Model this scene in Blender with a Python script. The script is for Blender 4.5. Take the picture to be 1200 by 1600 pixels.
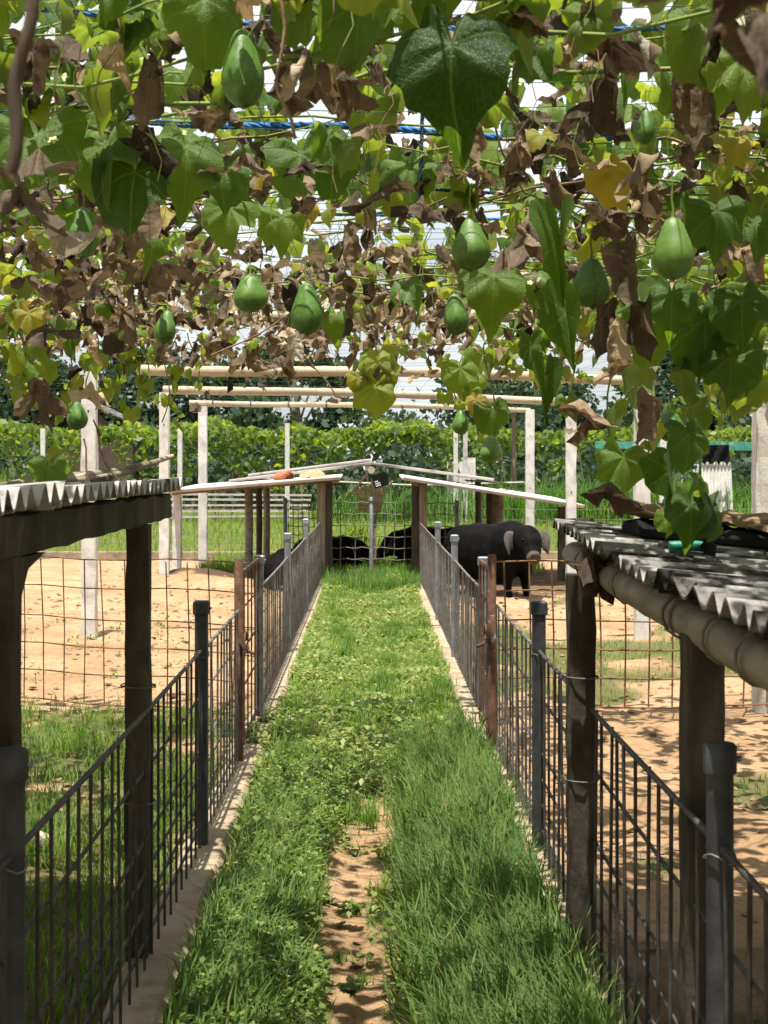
import bpy, bmesh, math, random
import numpy as np
from mathutils import Vector, Matrix, Euler

for o in list(bpy.data.objects): bpy.data.objects.remove(o)
scene = bpy.context.scene
C = scene.collection
R = math.radians
PI = math.pi
random.seed(7)
rng = np.random.default_rng(7)

# ------------------------------------------------------------------ camera, sky, sun, exposure
EYE = 1.56
cam_d = bpy.data.cameras.new('camera')
cam = bpy.data.objects.new('camera', cam_d); C.objects.link(cam)
cam.location = (0, 0, EYE); cam.rotation_euler = (PI/2, 0, 0)
cam_d.sensor_fit = 'VERTICAL'; cam_d.sensor_height = 36; cam_d.lens = 54
cam_d.shift_x = 22/1600; cam_d.shift_y = -68/1600
cam_d.clip_start = 0.05; cam_d.clip_end = 2000
cam_d.dof.use_dof = True; cam_d.dof.focus_distance = 8.0; cam_d.dof.aperture_fstop = 13
scene.camera = cam

SUN_EL = R(77)
world = bpy.data.worlds.new('World'); scene.world = world; world.use_nodes = True
wn = world.node_tree.nodes; wl = world.node_tree.links; wn.clear()
sky = wn.new('ShaderNodeTexSky'); sky.sky_type = 'NISHITA'; sky.sun_disc = False
sky.sun_elevation = SUN_EL; sky.sun_rotation = R(176); sky.air_density = 1.2; sky.dust_density = 2.5
tc = wn.new('ShaderNodeTexCoord'); mp = wn.new('ShaderNodeMapping'); mp.inputs['Scale'].default_value = (1, 1, 2.2)
cn = wn.new('ShaderNodeTexNoise'); cn.inputs['Scale'].default_value = 2.3; cn.inputs['Detail'].default_value = 7
cr = wn.new('ShaderNodeValToRGB'); cr.color_ramp.elements[0].position = .30; cr.color_ramp.elements[1].position = .54
cm = wn.new('ShaderNodeMix'); cm.data_type = 'RGBA'; cm.inputs['B'].default_value = (11.0, 11.4, 12.0, 1)
bg = wn.new('ShaderNodeBackground'); bg.inputs['Strength'].default_value = 0.054
wo = wn.new('ShaderNodeOutputWorld')
wl.new(tc.outputs['Generated'], mp.inputs['Vector']); wl.new(mp.outputs[0], cn.inputs['Vector']); wl.new(cn.outputs[0], cr.inputs[0])
wl.new(cr.outputs[0], cm.inputs['Factor']); wl.new(sky.outputs[0], cm.inputs['A']); wl.new(cm.outputs['Result'], bg.inputs[0]); wl.new(bg.outputs[0], wo.inputs[0])

sun_d = bpy.data.lights.new('sun', 'SUN'); sun_d.energy = 5.0; sun_d.angle = R(.55); sun_d.color = (1, .95, .86)
sun = bpy.data.objects.new('sun', sun_d); C.objects.link(sun)
sdir = Vector((.25*math.cos(SUN_EL), .97*math.cos(SUN_EL), -math.sin(SUN_EL)))
sun.rotation_euler = sdir.to_track_quat('-Z', 'Y').to_euler(); sun.location = (0, -20, 40)

vs = scene.view_settings
vs.view_transform = 'Standard'; vs.look = 'None'; vs.gamma = 1; vs.exposure = 1.02; vs.use_curve_mapping = False
scene.render.engine = 'CYCLES'
scene.cycles.max_bounces = 7; scene.cycles.transparent_max_bounces = 6; scene.cycles.transmission_bounces = 4
scene.cycles.use_denoising = True

def W(px, py, Y):
    """point at distance Y that the photograph shows at px, py"""
    return Vector(((px-578)*Y/2400, Y, EYE-(py-732)*Y/2400))

# ------------------------------------------------------------------ materials
class NT:
    def __init__(s, name):
        s.m = bpy.data.materials.new(name); s.m.use_nodes = True
        s.n = s.m.node_tree.nodes; s.l = s.m.node_tree.links
        s.b = s.n['Principled BSDF']; s.out = s.n['Material Output']
    def new(s, t, **k):
        n = s.n.new(t)
        for a, v in k.items(): setattr(n, a, v)
        return n
    def link(s, a, b): s.l.new(a, b)
    def pos(s, scale=(1, 1, 1), src='world'):
        if src == 'world': g = s.new('ShaderNodeNewGeometry').outputs['Position']
        else: g = s.new('ShaderNodeTexCoord').outputs['Object']
        mp = s.new('ShaderNodeMapping'); mp.inputs['Scale'].default_value = scale
        s.link(g, mp.inputs[0]); return mp.outputs[0]
    def noise(s, vec, scale, detail=5, rough=.6):
        n = s.new('ShaderNodeTexNoise'); n.inputs['Scale'].default_value = scale; n.inputs['Detail'].default_value = detail; n.inputs['Roughness'].default_value = rough
        if vec is not None: s.link(vec, n.inputs['Vector'])
        return n.outputs[0]
    def ramp(s, fac, stops):
        r = s.new('ShaderNodeValToRGB'); e = r.color_ramp.elements
        while len(e) < len(stops): e.new(.5)
        for i, (p, c) in enumerate(stops):
            e[i].position = p; e[i].color = (*c, 1) if len(c) == 3 else c
        s.link(fac, r.inputs[0]); return r.outputs[0]
    def mix(s, f, a, b, mode='MIX'):
        n = s.new('ShaderNodeMix', data_type='RGBA', blend_type=mode)
        for sock, v in (('Factor', f), ('A', a), ('B', b)):
            if hasattr(v, 'default_value') or hasattr(v, 'is_output'): s.link(v, n.inputs[sock])
            else: n.inputs[sock].default_value = v if not isinstance(v, tuple) or len(v) == 4 else (*v, 1)
        return n.outputs['Result']
    def math(s, op, a, b=None):
        n = s.new('ShaderNodeMath', operation=op)
        for i, v in enumerate((a, b)):
            if v is None: continue
            if isinstance(v, (int, float)): n.inputs[i].default_value = v
            else: s.link(v, n.inputs[i])
        return n.outputs[0]
    def bump(s, h, strength, dist=.01):
        b = s.new('ShaderNodeBump'); b.inputs['Strength'].default_value = strength; b.inputs['Distance'].default_value = dist
        s.link(h, b.inputs['Height']); s.link(b.outputs[0], s.b.inputs['Normal']); return b.outputs[0]

def solid(name, stops, scale=8, stretch=(1, 1, 1), rough=.8, metal=0, bump=.3, bscale=None, bdist=.004, src='world', stains=None, spec=.3, detail=6):
    t = NT(name)
    v = t.pos(stretch, src)
    col = t.ramp(t.noise(v, scale, detail), stops)
    if stains:
        c2, sc, lo, hi = stains
        f = t.ramp(t.noise(t.pos((1, 1, 1), src), sc, 6, .65), [(lo, (0, 0, 0)), (hi, (1, 1, 1))])
        col = t.mix(f, col, c2)
    t.link(col, t.b.inputs['Base Color'])
    t.b.inputs['Roughness'].default_value = rough; t.b.inputs['Metallic'].default_value = metal
    t.b.inputs['Specular IOR Level'].default_value = spec
    if bump: t.bump(t.noise(v, bscale or scale*4, 6, .65), bump, bdist)
    return t.m

def leafmat(name, stops, source, trans=.45, gloss=.25, veins=True, tboost=(1.9, 1.75, .7), rough=.45, blotch=None):
    t = NT(name)
    if source == 'object': a = t.new('ShaderNodeAttribute', attribute_type='OBJECT', attribute_name='tint')
    else: a = t.new('ShaderNodeAttribute', attribute_type='GEOMETRY', attribute_name='tint')
    p = t.pos()
    nz = t.noise(p, 22, 4)
    f = t.math('ADD', a.outputs['Fac'], t.math('MULTIPLY', t.math('SUBTRACT', nz, .5), .3))
    col = t.ramp(f, stops)
    if blotch:
        bf = t.ramp(t.noise(p, blotch[1], 6, .7), [(blotch[2], (0, 0, 0)), (blotch[3], (1, 1, 1))])
        col = t.mix(bf, col, blotch[0])
    if trans > .3:
        bf_ = t.new('ShaderNodeNewGeometry').outputs['Backfacing']
        col = t.mix(t.math('MULTIPLY', bf_, .4), col, (.16, .20, .10))
    sp_ = t.ramp(t.noise(p, 55, 3, .7), [(.66, (0, 0, 0)), (.74, (1, 1, 1))])
    col = t.mix(t.math('MULTIPLY', sp_, .55), col, (.15, .11, .05))
    if veins:
        uv = t.new('ShaderNodeUVMap'); sx = t.new('ShaderNodeSeparateXYZ'); t.link(uv.outputs[0], sx.inputs[0])
        x = t.math('SUBTRACT', sx.outputs[0], .5); y = t.math('SUBTRACT', sx.outputs[1], .5)
        ang = t.math('ABSOLUTE', t.math('ADD', t.math('ARCTAN2', x, y), t.math('MULTIPLY', t.math('SUBTRACT', t.noise(uv.outputs[0], 5, 3), .5), .22)))
        r = t.math('SQRT', t.math('ADD', t.math('MULTIPLY', x, x), t.math('MULTIPLY', y, y)))
        d = t.math('MULTIPLY', t.math('PINGPONG', ang, .46), r)
        vf = t.ramp(d, [(0.003, (1, 1, 1)), (.012, (0, 0, 0))])
        col = t.mix(t.math('MULTIPLY', vf, .28), col, (.22, .3, .09) if trans > .3 else (.3, .22, .13))
        # puckered surface between the veins
        vo = t.new('ShaderNodeTexVoronoi', feature='DISTANCE_TO_EDGE'); vo.inputs['Scale'].default_value = 24; t.link(uv.outputs[0], vo.inputs['Vector'])
        cell = t.ramp(vo.outputs['Distance'], [(0, (0, 0, 0)), (.12, (1, 1, 1))])
        if trans > .3: col = t.mix(t.math('MULTIPLY', t.math('SUBTRACT', 1., cell), .09), col, (.2, .27, .08))
        bh = t.math('ADD', t.math('ADD', t.math('MULTIPLY', d, 3.0), t.math('MULTIPLY', cell, .22 if trans > .3 else 0.)), t.noise(p, 90, 4))
        bumpn = t.bump(bh, .5, .006)
    else:
        bumpn = t.bump(t.noise(p, 70, 5), .5, .006)
    t.link(col, t.b.inputs['Base Color']); t.b.inputs['Roughness'].default_value = rough
    t.b.inputs['Specular IOR Level'].default_value = gloss
    tr = t.new('ShaderNodeBsdfTranslucent')
    t.link(t.mix(1.0, col, tboost, 'MULTIPLY'), tr.inputs['Color'])
    ms = t.new('ShaderNodeMixShader'); ms.inputs[0].default_value = trans
    t.link(t.b.outputs[0], ms.inputs[1]); t.link(tr.outputs[0], ms.inputs[2]); t.link(ms.outputs[0], t.out.inputs[0])
    return t.m

GREEN = [(0, (.022, .060, .012)), (.4, (.065, .135, .026)), (.7, (.15, .225, .045)), (.86, (.23, .25, .05)), (1, (.32, .23, .06))]
DRY = [(0, (.034, .027, .020)), (.35, (.10, .076, .053)), (.62, (.25, .187, .122)), (.82, (.45, .34, .20)), (1, (.38, .355, .32))]
GRASS = [(0, (.012, .05, .008)), (.42, (.05, .155, .015)), (.72, (.15, .24, .035)), (1, (.34, .31, .12))]
M = {}
M['leaf'] = leafmat('chayote_leaf', GREEN, 'object', .5, tboost=(2.3, 2.0, .5))
M['leaf_mass'] = leafmat('chayote_leaf_mass', GREEN, 'geo', .5, veins=False, tboost=(2.3, 2.0, .5))
M['dry'] = leafmat('dry_leaf', DRY, 'object', .2, .1, True, (1.35, 1.2, .95), .8, blotch=((.03, .02, .014), 24, .52, .72))
M['dry_mass'] = leafmat('dry_leaf_mass', DRY, 'geo', .22, .1, False, (1.35, 1.2, .95), .8, blotch=((.03, .02, .014), 24, .55, .75))
M['grass'] = leafmat('grass_blade', GRASS, 'geo', .42, .08, False, (1.7, 1.75, .6), .6)
M['weed'] = leafmat('weed_leaf', [(0, (.03, .08, .014)), (.4, (.10, .175, .03)), (.7, (.24, .29, .08)), (1, (.42, .39, .19))], 'geo', .36, .25, False, (1.6, 1.6, .7), .45)
M['tree'] = leafmat('tree_leaf', [(0, (.022, .042, .024)), (.5, (.042, .075, .038)), (1, (.095, .135, .055))], 'geo', .3, .2, False, (1.6, 1.6, .8), .55)  # greyed slightly, distance haze put into the leaf colour
M['stem'] = solid('green_stem', [(.3, (.09, .16, .03)), (.7, (.24, .27, .07))], 14, bump=.2)
M['dry_stem'] = solid('dry_stem', [(.3, (.10, .065, .04)), (.7, (.32, .21, .12))], 30, bump=.3)
M['fruit'] = None
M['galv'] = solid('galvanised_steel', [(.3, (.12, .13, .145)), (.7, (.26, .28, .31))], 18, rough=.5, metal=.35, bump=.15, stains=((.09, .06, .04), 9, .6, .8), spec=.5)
M['galv_shaded'] = solid('shaded_galvanised_steel', [(.3, (.028, .029, .031)), (.7, (.066, .069, .075))], 18, rough=.6, metal=.2, bump=.2, stains=((.04, .028, .02), 9, .58, .76), spec=.3)  # copy of the galvanised steel with canopy shade put into its colour
M['rod_shaded'] = solid('shaded_weathered_rod', [(.3, (.035, .032, .03)), (.7, (.085, .078, .07))], 25, rough=.7, metal=.2, bump=.2, stains=((.05, .026, .016), 6, .5, .68))  # copy of the rod, darkened to paint in shade on the near panels
M['sheet_pale'] = solid('pale_weathered_sheet', [(.25, (.16, .15, .14)), (.5, (.36, .345, .32)), (.8, (.62, .60, .57))], 4, (1, 3.2, 1), rough=.9, bump=.6, bscale=40, spec=.15, stains=((.028, .026, .024), 6.5, .55, .68))
M['rod'] = solid('weathered_rod', [(.3, (.10, .095, .09)), (.7, (.22, .205, .19))], 25, rough=.6, metal=.3, bump=.2, stains=((.11, .055, .03), 6, .5, .68))
M['rust'] = solid('rusty_steel', [(.3, (.055, .028, .018)), (.6, (.13, .066, .04)), (.8, (.2, .105, .065))], 22, rough=.85, bump=.5)
M['rust_paint'] = solid('rusty_painted_steel', [(.3, (.065, .03, .02)), (.7, (.15, .075, .048))], 22, rough=.8, bump=.5, stains=((.30, .36, .38), 16, .6, .66))
M['wire'] = solid('rusty_wire', [(.3, (.11, .05, .025)), (.7, (.27, .15, .075))], 14, rough=.8, bump=0)
M['wire_dull'] = solid('dull_wire', [(.3, (.09, .09, .07)), (.7, (.2, .18, .13))], 14, rough=.7, bump=0)
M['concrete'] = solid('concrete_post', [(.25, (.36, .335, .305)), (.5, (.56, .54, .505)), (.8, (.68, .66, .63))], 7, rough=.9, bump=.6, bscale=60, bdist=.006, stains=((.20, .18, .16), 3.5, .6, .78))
M['old_concrete'] = solid('weathered_shaded_concrete', [(.3, (.042, .034, .025)), (.55, (.075, .062, .046)), (.8, (.15, .13, .098))], 9, (1, 1, .35), rough=.95, bump=.8, bscale=50, bdist=.007, spec=.15, stains=((.03, .025, .02), 5, .48, .68))  # weathered concrete, its colour also darkened for the shade around the sheds
M['kerb'] = solid('kerb_concrete', [(.3, (.22, .165, .11)), (.6, (.34, .265, .18)), (.8, (.45, .365, .26))], 6, rough=.95, bump=.7, bscale=45, bdist=.006, stains=((.14, .115, .07), 4, .54, .7))
M['sheet'] = solid('fibre_cement_sheet', [(.25, (.07, .065, .058)), (.5, (.22, .208, .19)), (.8, (.52, .505, .48))], 5, (1, 3.2, 1), rough=.92, bump=.7, bscale=40, spec=.15, stains=((.022, .02, .018), 5.5, .42, .56))
M['pale_sheet'] = solid('pale_fibre_cement_sheet', [(.3, (.42, .39, .36)), (.7, (.66, .63, .60))], 3, (1, 4, 1), rough=.9, bump=.3, stains=((.2, .17, .15), 6, .58, .75))
M['bamboo'] = solid('bamboo', [(.25, (.20, .155, .10)), (.5, (.38, .31, .215)), (.8, (.52, .445, .335))], 5, (.25, 2.5, 2.5), rough=.6, bump=.25, stains=((.12, .085, .055), 9, .56, .74))
M['bamboo_grey'] = solid('grey_bamboo', [(.3, (.14, .12, .085)), (.6, (.27, .235, .17)), (.85, (.36, .315, .24))], 6, (2.5, .3, 2.5), rough=.65, bump=.3, stains=((.075, .06, .045), 7, .5, .72))
M['wood'] = solid('old_wood', [(.3, (.13, .095, .06)), (.6, (.27, .205, .13)), (.85, (.38, .30, .2))], 10, (3, 3, .25), rough=.9, bump=.6, bdist=.006)
M['dark_wood'] = solid('dark_wood', [(.3, (.04, .03, .022)), (.7, (.11, .08, .055))], 10, (3, 3, .25), rough=.9, bump=.6, bdist=.006)
M['plank'] = solid('plank_wood', [(.3, (.12, .075, .04)), (.6, (.3, .205, .115)), (.85, (.45, .33, .2))], 12, (.25, 3, 3), rough=.9, bump=.7, bdist=.008)
M['black'] = solid('black_plastic', [(.3, (.005, .005, .005)), (.7, (.012, .012, .012))], 20, rough=.8, spec=.12, bump=.4, bdist=.01)
M['hose'] = solid('green_hose', [(.3, (.005, .14, .09)), (.7, (.02, .26, .17))], 25, rough=.45, bump=.1, spec=.5)
M['rope'] = solid('blue_rope', [(.3, (.01, .07, .24)), (.7, (.03, .17, .46))], 30, rough=.6, bump=.3)
M['string'] = solid('green_string', [(.3, (.015, .07, .045)), (.7, (.05, .16, .10))], 10, rough=.7, bump=0)
M['teal'] = solid('teal_net', [(.3, (.03, .2, .16)), (.7, (.08, .33, .27))], 10, rough=.7, bump=0)
M['navy'] = solid('navy_rope', [(.3, (.006, .02, .05)), (.7, (.02, .05, .11))], 30, rough=.7, bump=.2)
M['bark'] = solid('bark', [(.3, (.10, .075, .05)), (.7, (.25, .19, .125))], 9, (3, 3, 6), rough=.95, bump=.7)
M['clay'] = solid('terracotta', [(.3, (.34, .10, .045)), (.7, (.5, .19, .09))], 14, rough=.9, bump=.3)
M['sack'] = solid('sackcloth', [(.3, (.24, .16, .08)), (.7, (.42, .3, .17))], 14, rough=.95, bump=.5)
M['white'] = solid('white_print', [(.3, (.7, .7, .7)), (.7, (.82, .82, .82))], 14, rough=.7, bump=0)
M['lath'] = solid('pale_lath', [(.3, (.33, .30, .26)), (.7, (.55, .52, .47))], 8, rough=.9, bump=.2)
M['pig'] = solid('black_pig_skin', [(.3, (.0028, .0025, .0024)), (.6, (.0055, .005, .0047)), (.85, (.017, .0135, .011))], 7, rough=.6, bump=.6, bscale=45, bdist=.012, src='object', spec=.04)
M['snout'] = solid('dusty_snout', [(.3, (.025, .018, .014)), (.7, (.095, .068, .05))], 14, rough=.75, bump=.5, src='object')
M['ear'] = solid('pig_ear', [(.3, (.015, .012, .011)), (.7, (.085, .068, .058))], 9, rough=.7, bump=.3, src='object')
M['stone'] = solid('stone', [(.3, (.22, .19, .15)), (.7, (.42, .36, .29))], 12, rough=.95, bump=.6)

def fruit_mat():
    t = NT('chayote_skin'); p = t.pos((1, 1, 1), 'object')
    col = t.ramp(t.noise(p, 9, 5), [(.3, (.036, .108, .014)), (.6, (.075, .18, .026)), (.85, (.155, .28, .05))])
    oi = t.new('ShaderNodeObjectInfo'); col = t.mix(t.math('MULTIPLY', oi.outputs['Random'], .32), col, (.17, .26, .045))
    sc_ = t.ramp(t.noise(p, 16, 5, .7), [(.62, (0, 0, 0)), (.7, (1, 1, 1))]); col = t.mix(t.math('MULTIPLY', sc_, .35), col, (.26, .24, .12))
    sp = t.ramp(t.noise(p, 90, 3), [(.62, (0, 0, 0)), (.75, (1, 1, 1))])
    col = t.mix(t.math('MULTIPLY', sp, .35), col, (.28, .38, .14))
    t.link(col, t.b.inputs['Base Color']); t.b.inputs['Roughness'].default_value = .44
    t.b.inputs['Subsurface Weight'].default_value = .12; t.b.inputs['Subsurface Radius'].default_value = (.01, .02, .005)
    t.b.inputs['Specular IOR Level'].default_value = .45
    t.bump(t.noise(p, 45, 4), .22, .005)
    return t.m
M['fruit'] = fruit_mat()

def ground_mat():
    t = NT('sandy_soil'); p = t.pos()
    n1 = t.noise(p, 1.1, 8, .62); n2 = t.noise(p, 14, 8, .7); n3 = t.noise(p, 70, 4, .6)
    col = t.ramp(n1, [(.28, (.23, .138, .072)), (.5, (.385, .245, .135)), (.72, (.48, .335, .20))])
    col = t.mix(t.ramp(n2, [(.46, (0, 0, 0)), (.75, (1, 1, 1))]), col, (.24, .145, .08))
    col = t.mix(t.ramp(n3, [(.62, (0, 0, 0)), (.74, (.8, .8, .8))]), col, (.16, .10, .06))
    a = t.new('ShaderNodeAttribute', attribute_type='GEOMETRY', attribute_name='grassy')
    g = t.ramp(n2, [(.3, (.045, .062, .018)), (.7, (.115, .12, .04))])
    col = t.mix(a.outputs['Fac'], col, g)
    d = t.new('ShaderNodeAttribute', attribute_type='GEOMETRY', attribute_name='shed_shade')
    col = t.mix(t.math('MULTIPLY', d.outputs['Fac'], .9), col, (.06, .036, .022))  # painted roof shade darkens the soil colour
    t.link(col, t.b.inputs['Base Color']); t.b.inputs['Roughness'].default_value = .95; t.b.inputs['Specular IOR Level'].default_value = .15
    vo = t.new('ShaderNodeTexVoronoi', feature='SMOOTH_F1'); vo.inputs['Scale'].default_value = 6.5; vo.inputs['Smoothness'].default_value = .5
    t.link(t.pos((1, .8, 1)), vo.inputs['Vector'])
    pits = t.ramp(vo.outputs['Distance'], [(.12, (0, 0, 0)), (.34, (1, 1, 1))])
    t.bump(t.math('ADD', t.math('ADD', n2, t.math('MULTIPLY', n3, .35)), t.math('MULTIPLY', pits, .4)), 1., .03)
    return t.m
M['ground'] = ground_mat()

# ------------------------------------------------------------------ mesh helpers
def tag(o, label=None, cat=None, group=None, kind=None):
    if label: o['label'] = label
    if cat: o['category'] = cat
    if group: o['group'] = group
    if kind: o['kind'] = kind
    return o
def thing(name, label, cat, loc=(0, 0, 0), group=None):
    o = bpy.data.objects.new(name, None); C.objects.link(o); o.location = loc; o.empty_display_size = .1
    return tag(o, label, cat, group)
def link(name, mesh, parent=None, loc=None, matrix=None):
    """link a mesh object; geometry stays in world coordinates when the parent sits elsewhere"""
    o = bpy.data.objects.new(name, mesh); C.objects.link(o)
    if matrix is not None: m = matrix
    elif loc is not None: m = Matrix.Translation(loc)
    else: m = Matrix.Identity(4)
    if parent is not None:
        o.parent = parent
        pm = Matrix.Translation(parent.location) @ parent.rotation_euler.to_matrix().to_4x4()
        q = parent.parent
        while q is not None:
            pm = Matrix.Translation(q.location) @ q.rotation_euler.to_matrix().to_4x4() @ pm; q = q.parent
        m = pm.inverted() @ m
    o.matrix_basis = m
    return o

class MB:
    def __init__(s): s.v = []; s.f = []; s.sm = []
    def add(s, v, f, smooth=False):
        b = len(s.v); s.v += [tuple(x) for x in v]; s.f += [tuple(i+b for i in q) for q in f]; s.sm += [smooth]*len(f); return s
    def box(s, c, size, rot=None, bev=.0):
        hx, hy, hz = (x/2 for x in size); c = Vector(c)
        if bev:
            vs_ = []; b = bev
            # chamfer the vertical and horizontal edges with three rings each
            prof = [(-hz, b), (-hz+b, 0), (hz-b, 0), (hz, b)]
            fs = []
            for z, ins in prof:
                x, y = hx-ins, hy-ins; k = b
                vs_ += [(-x+k, -y, z), (x-k, -y, z), (x, -y+k, z), (x, y-k, z), (x-k, y, z), (-x+k, y, z), (-x, y-k, z), (-x, -y+k, z)]
            for r in range(3):
                for i in range(8): fs.append((r*8+i, r*8+(i+1) % 8, (r+1)*8+(i+1) % 8, (r+1)*8+i))
            fs.append(tuple(range(7, -1, -1))); fs.append(tuple(range(24, 32)))
        else:
            vs_ = [(x, y, z) for z in (-hz, hz) for x, y in ((-hx, -hy), (hx, -hy), (hx, hy), (-hx, hy))]
            fs = [(3, 2, 1, 0), (4, 5, 6, 7), (0, 1, 5, 4), (1, 2, 6, 5), (2, 3, 7, 6), (3, 0, 4, 7)]
        if rot is not None: vs_ = [rot @ Vector(v) for v in vs_]
        return s.add([Vector(v)+c for v in vs_], fs)
    def tube(s, pts, rad, n=8, cap=True, smooth=True):
        pts = [Vector(p) for p in pts]; k = len(pts)
        rads = rad if isinstance(rad, (list, tuple)) else [rad]*k
        vs_ = []; fs = []; ref = None
        for i, p in enumerate(pts):
            d = (pts[min(i+1, k-1)]-pts[max(i-1, 0)]).normalized()
            if ref is None: ref = d.orthogonal().normalized()
            u = (ref-d*ref.dot(d)).normalized(); ref = u; w = d.cross(u)
            for j in range(n):
                a = 2*PI*j/n; vs_.append(p+(u*math.cos(a)+w*math.sin(a))*rads[i])
        for i in range(k-1):
            for j in range(n): fs.append((i*n+j, i*n+(j+1) % n, (i+1)*n+(j+1) % n, (i+1)*n+j))
        s.add(vs_, fs, smooth)
        if cap:
            s.add(vs_[:n], [tuple(range(n-1, -1, -1))]); s.add(vs_[-n:], [tuple(range(n))])
        return s
    def mesh(s, name, mat):
        me = bpy.data.meshes.new(name); me.from_pydata(s.v, [], s.f)
        me.polygons.foreach_set('use_smooth', s.sm); me.materials.append(mat); me.update(); return me
    def build(s, name, mat, parent=None): return link(name, s.mesh(name, mat), parent)

def big_mesh(name, v, tris, mat, tint=None, smooth=False, uv=None):
    me = bpy.data.meshes.new(name); nv = len(v); nt = len(tris)
    me.vertices.add(nv); me.vertices.foreach_set('co', np.asarray(v, np.float32).ravel())
    me.loops.add(nt*3); me.loops.foreach_set('vertex_index', np.asarray(tris, np.int32).ravel())
    me.polygons.add(nt); me.polygons.foreach_set('loop_start', np.arange(0, nt*3, 3, dtype=np.int32))
    me.polygons.foreach_set('use_smooth', np.full(nt, smooth))
    me.update(calc_edges=True)
    if tint is not None:
        a = me.attributes.new('tint', 'FLOAT', 'FACE'); a.data.foreach_set('value', np.asarray(tint, np.float32))
    me.materials.append(mat); me.validate(); return me

def noise2(x, y, seed=0):
    """cheap smooth value noise, arrays in, 0..1 out"""
    x = np.asarray(x, float); y = np.asarray(y, float)
    xi = np.floor(x).astype(np.int64); yi = np.floor(y).astype(np.int64); fx = x-xi; fy = y-yi
    fx = fx*fx*(3-2*fx); fy = fy*fy*(3-2*fy)
    def h(a, b):
        n = (a*374761393+b*668265263+seed*982451653) & 0xffffffff
        n = ((n ^ (n >> 13))*1274126177) & 0xffffffff
        return ((n ^ (n >> 16)) & 0xffff)/65535.
    return (h(xi, yi)*(1-fx)+h(xi+1, yi)*fx)*(1-fy)+(h(xi, yi+1)*(1-fx)+h(xi+1, yi+1)*fx)*fy
def fbm(x, y, seed=0): return .55*noise2(x, y, seed)+.28*noise2(x*2.1, y*2.1, seed+1)+.17*noise2(x*4.3, y*4.3, seed+2)
def sstep(a, b, x): t = np.clip((x-a)/(b-a), 0, 1); return t*t*(3-2*t)

# ------------------------------------------------------------------ setting: ground, kerbs
def bare(x, y):      # the trodden strip down the middle of the path, 1 = bare soil
    c = -.035+.04*np.sin(y*1.9)+.05*(fbm(y*3., x*0+2, 15)-.5); w = .10+.16*(fbm(x*6+3, y*4, 5)-.5)
    b = 1-sstep(w*.8, w*1.5, np.abs(x-c))
    fade = 1-sstep(6.0, 7.3, y+.9*(fbm(y*2.2, x*3, 9)-.5))
    spots = sstep(.66, .75, fbm(x*4, y*1.6, 31))*(np.abs(x) < .4)*(y > 6.5)*(y < 9.2)
    return np.clip(b*fade*(.1+.9*sstep(.34, .46, fbm(x*9, y*3.2, 91)+.15))+spots*.9, 0, 1)
def grassy(x, y):    # how much green grows at a spot
    path = (np.abs(x) < .58)*(y < 21.5)*(1-bare(x, y))
    lp = (x < -.72)*(y < 10.3)*sstep(3.4, 5.2, y+2.0*(fbm(x*1.5, y*1.5, 3)-.5))*sstep(.26, .42, fbm(x*1.7, y*1.7, 4))*(1-sstep(9.2, 10.1, y))
    rp = (x > .72)*(y < 26)*sstep(.55, .65, fbm(x*.9+9, y*.55, 6)+.22*np.exp(-((x-2.4)/1.2)**2-((y-13)/2.2)**2)+.1*(y < 6)+.13*(x > 2.2)*(y < 9))
    me = sstep(26.3, 27.3, y+.6*(fbm(x, y, 8)-.5))
    mc = (np.abs(x) < 2.6)*sstep(21.0, 22.5, y)*.9
    return np.clip(path+lp+rp+me+mc, 0, 1)
def height(x, y):
    pen = (np.abs(x) > .8)
    h = (.10*(fbm(x*1.2, y*1.2, 11)-.5)+.05*(fbm(x*3.1, y*3.1, 13)-.5))*pen+(.010+.016*pen)*(fbm(x*6, y*6, 12)-.5)
    h = h+.24*np.exp(-((x+2.35)/.75)**2-((y-20.3)/.9)**2)+.03*np.exp(-((x+1.7)/.5)**2-((y-19)/1.)**2)
    h = h-.05*np.exp(-((x+.03)/.16)**2)*(np.abs(x) < .5)*(1-sstep(6, 8, y))
    h = h+.03*sstep(.2, .5, np.abs(x))*(np.abs(x) < .6)*(y < 22)
    far = sstep(35, 120, np.hypot(x, y)); return h*(1-far)
def axis(f0, f1, step, far):
    a = np.arange(f0, f1+1e-6, step); g = [a]
    lo, hi = f0, f1; s = step
    L = []; H = []
    while hi < far or lo > -far:
        s *= 1.35; lo -= s; hi += s; L.append(lo); H.append(hi)
    return np.concatenate([np.array(L[::-1]), a, np.array(H)])
gx = axis(-4.5, 4.5, .045, 500); gy = axis(1.5, 27, .075, 700)
X, Y = np.meshgrid(gx, gy); Z = height(X, Y)
nx, ny = len(gx), len(gy)
idx = np.arange(nx*ny).reshape(ny, nx)
q = np.stack([idx[:-1, :-1], idx[:-1, 1:], idx[1:, 1:], idx[1:, :-1]], -1).reshape(-1, 4)
tr = np.concatenate([q[:, [0, 1, 2]], q[:, [0, 2, 3]]])
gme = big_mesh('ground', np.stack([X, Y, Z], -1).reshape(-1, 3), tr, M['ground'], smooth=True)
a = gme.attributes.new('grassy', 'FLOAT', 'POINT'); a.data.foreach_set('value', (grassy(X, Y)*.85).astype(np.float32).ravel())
dm = ((X < -.72)*(X > -2.65)*(Y > 19.9)*(Y < 26)+(X > .72)*(X < 3)*(Y > 18.6)*(Y < 24)*.8+(np.abs(X) > .75)*(Y < 5)*.45)*sstep(.3, .55, fbm(X*2, Y*2, 14)+.12)  # mask for shade under the shed roofs, painted into the soil colour
a = gme.attributes.new('shed_shade', 'FLOAT', 'POINT'); a.data.foreach_set('value', dm.astype(np.float32).ravel())
tag(link('ground', gme), kind='structure')

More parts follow.
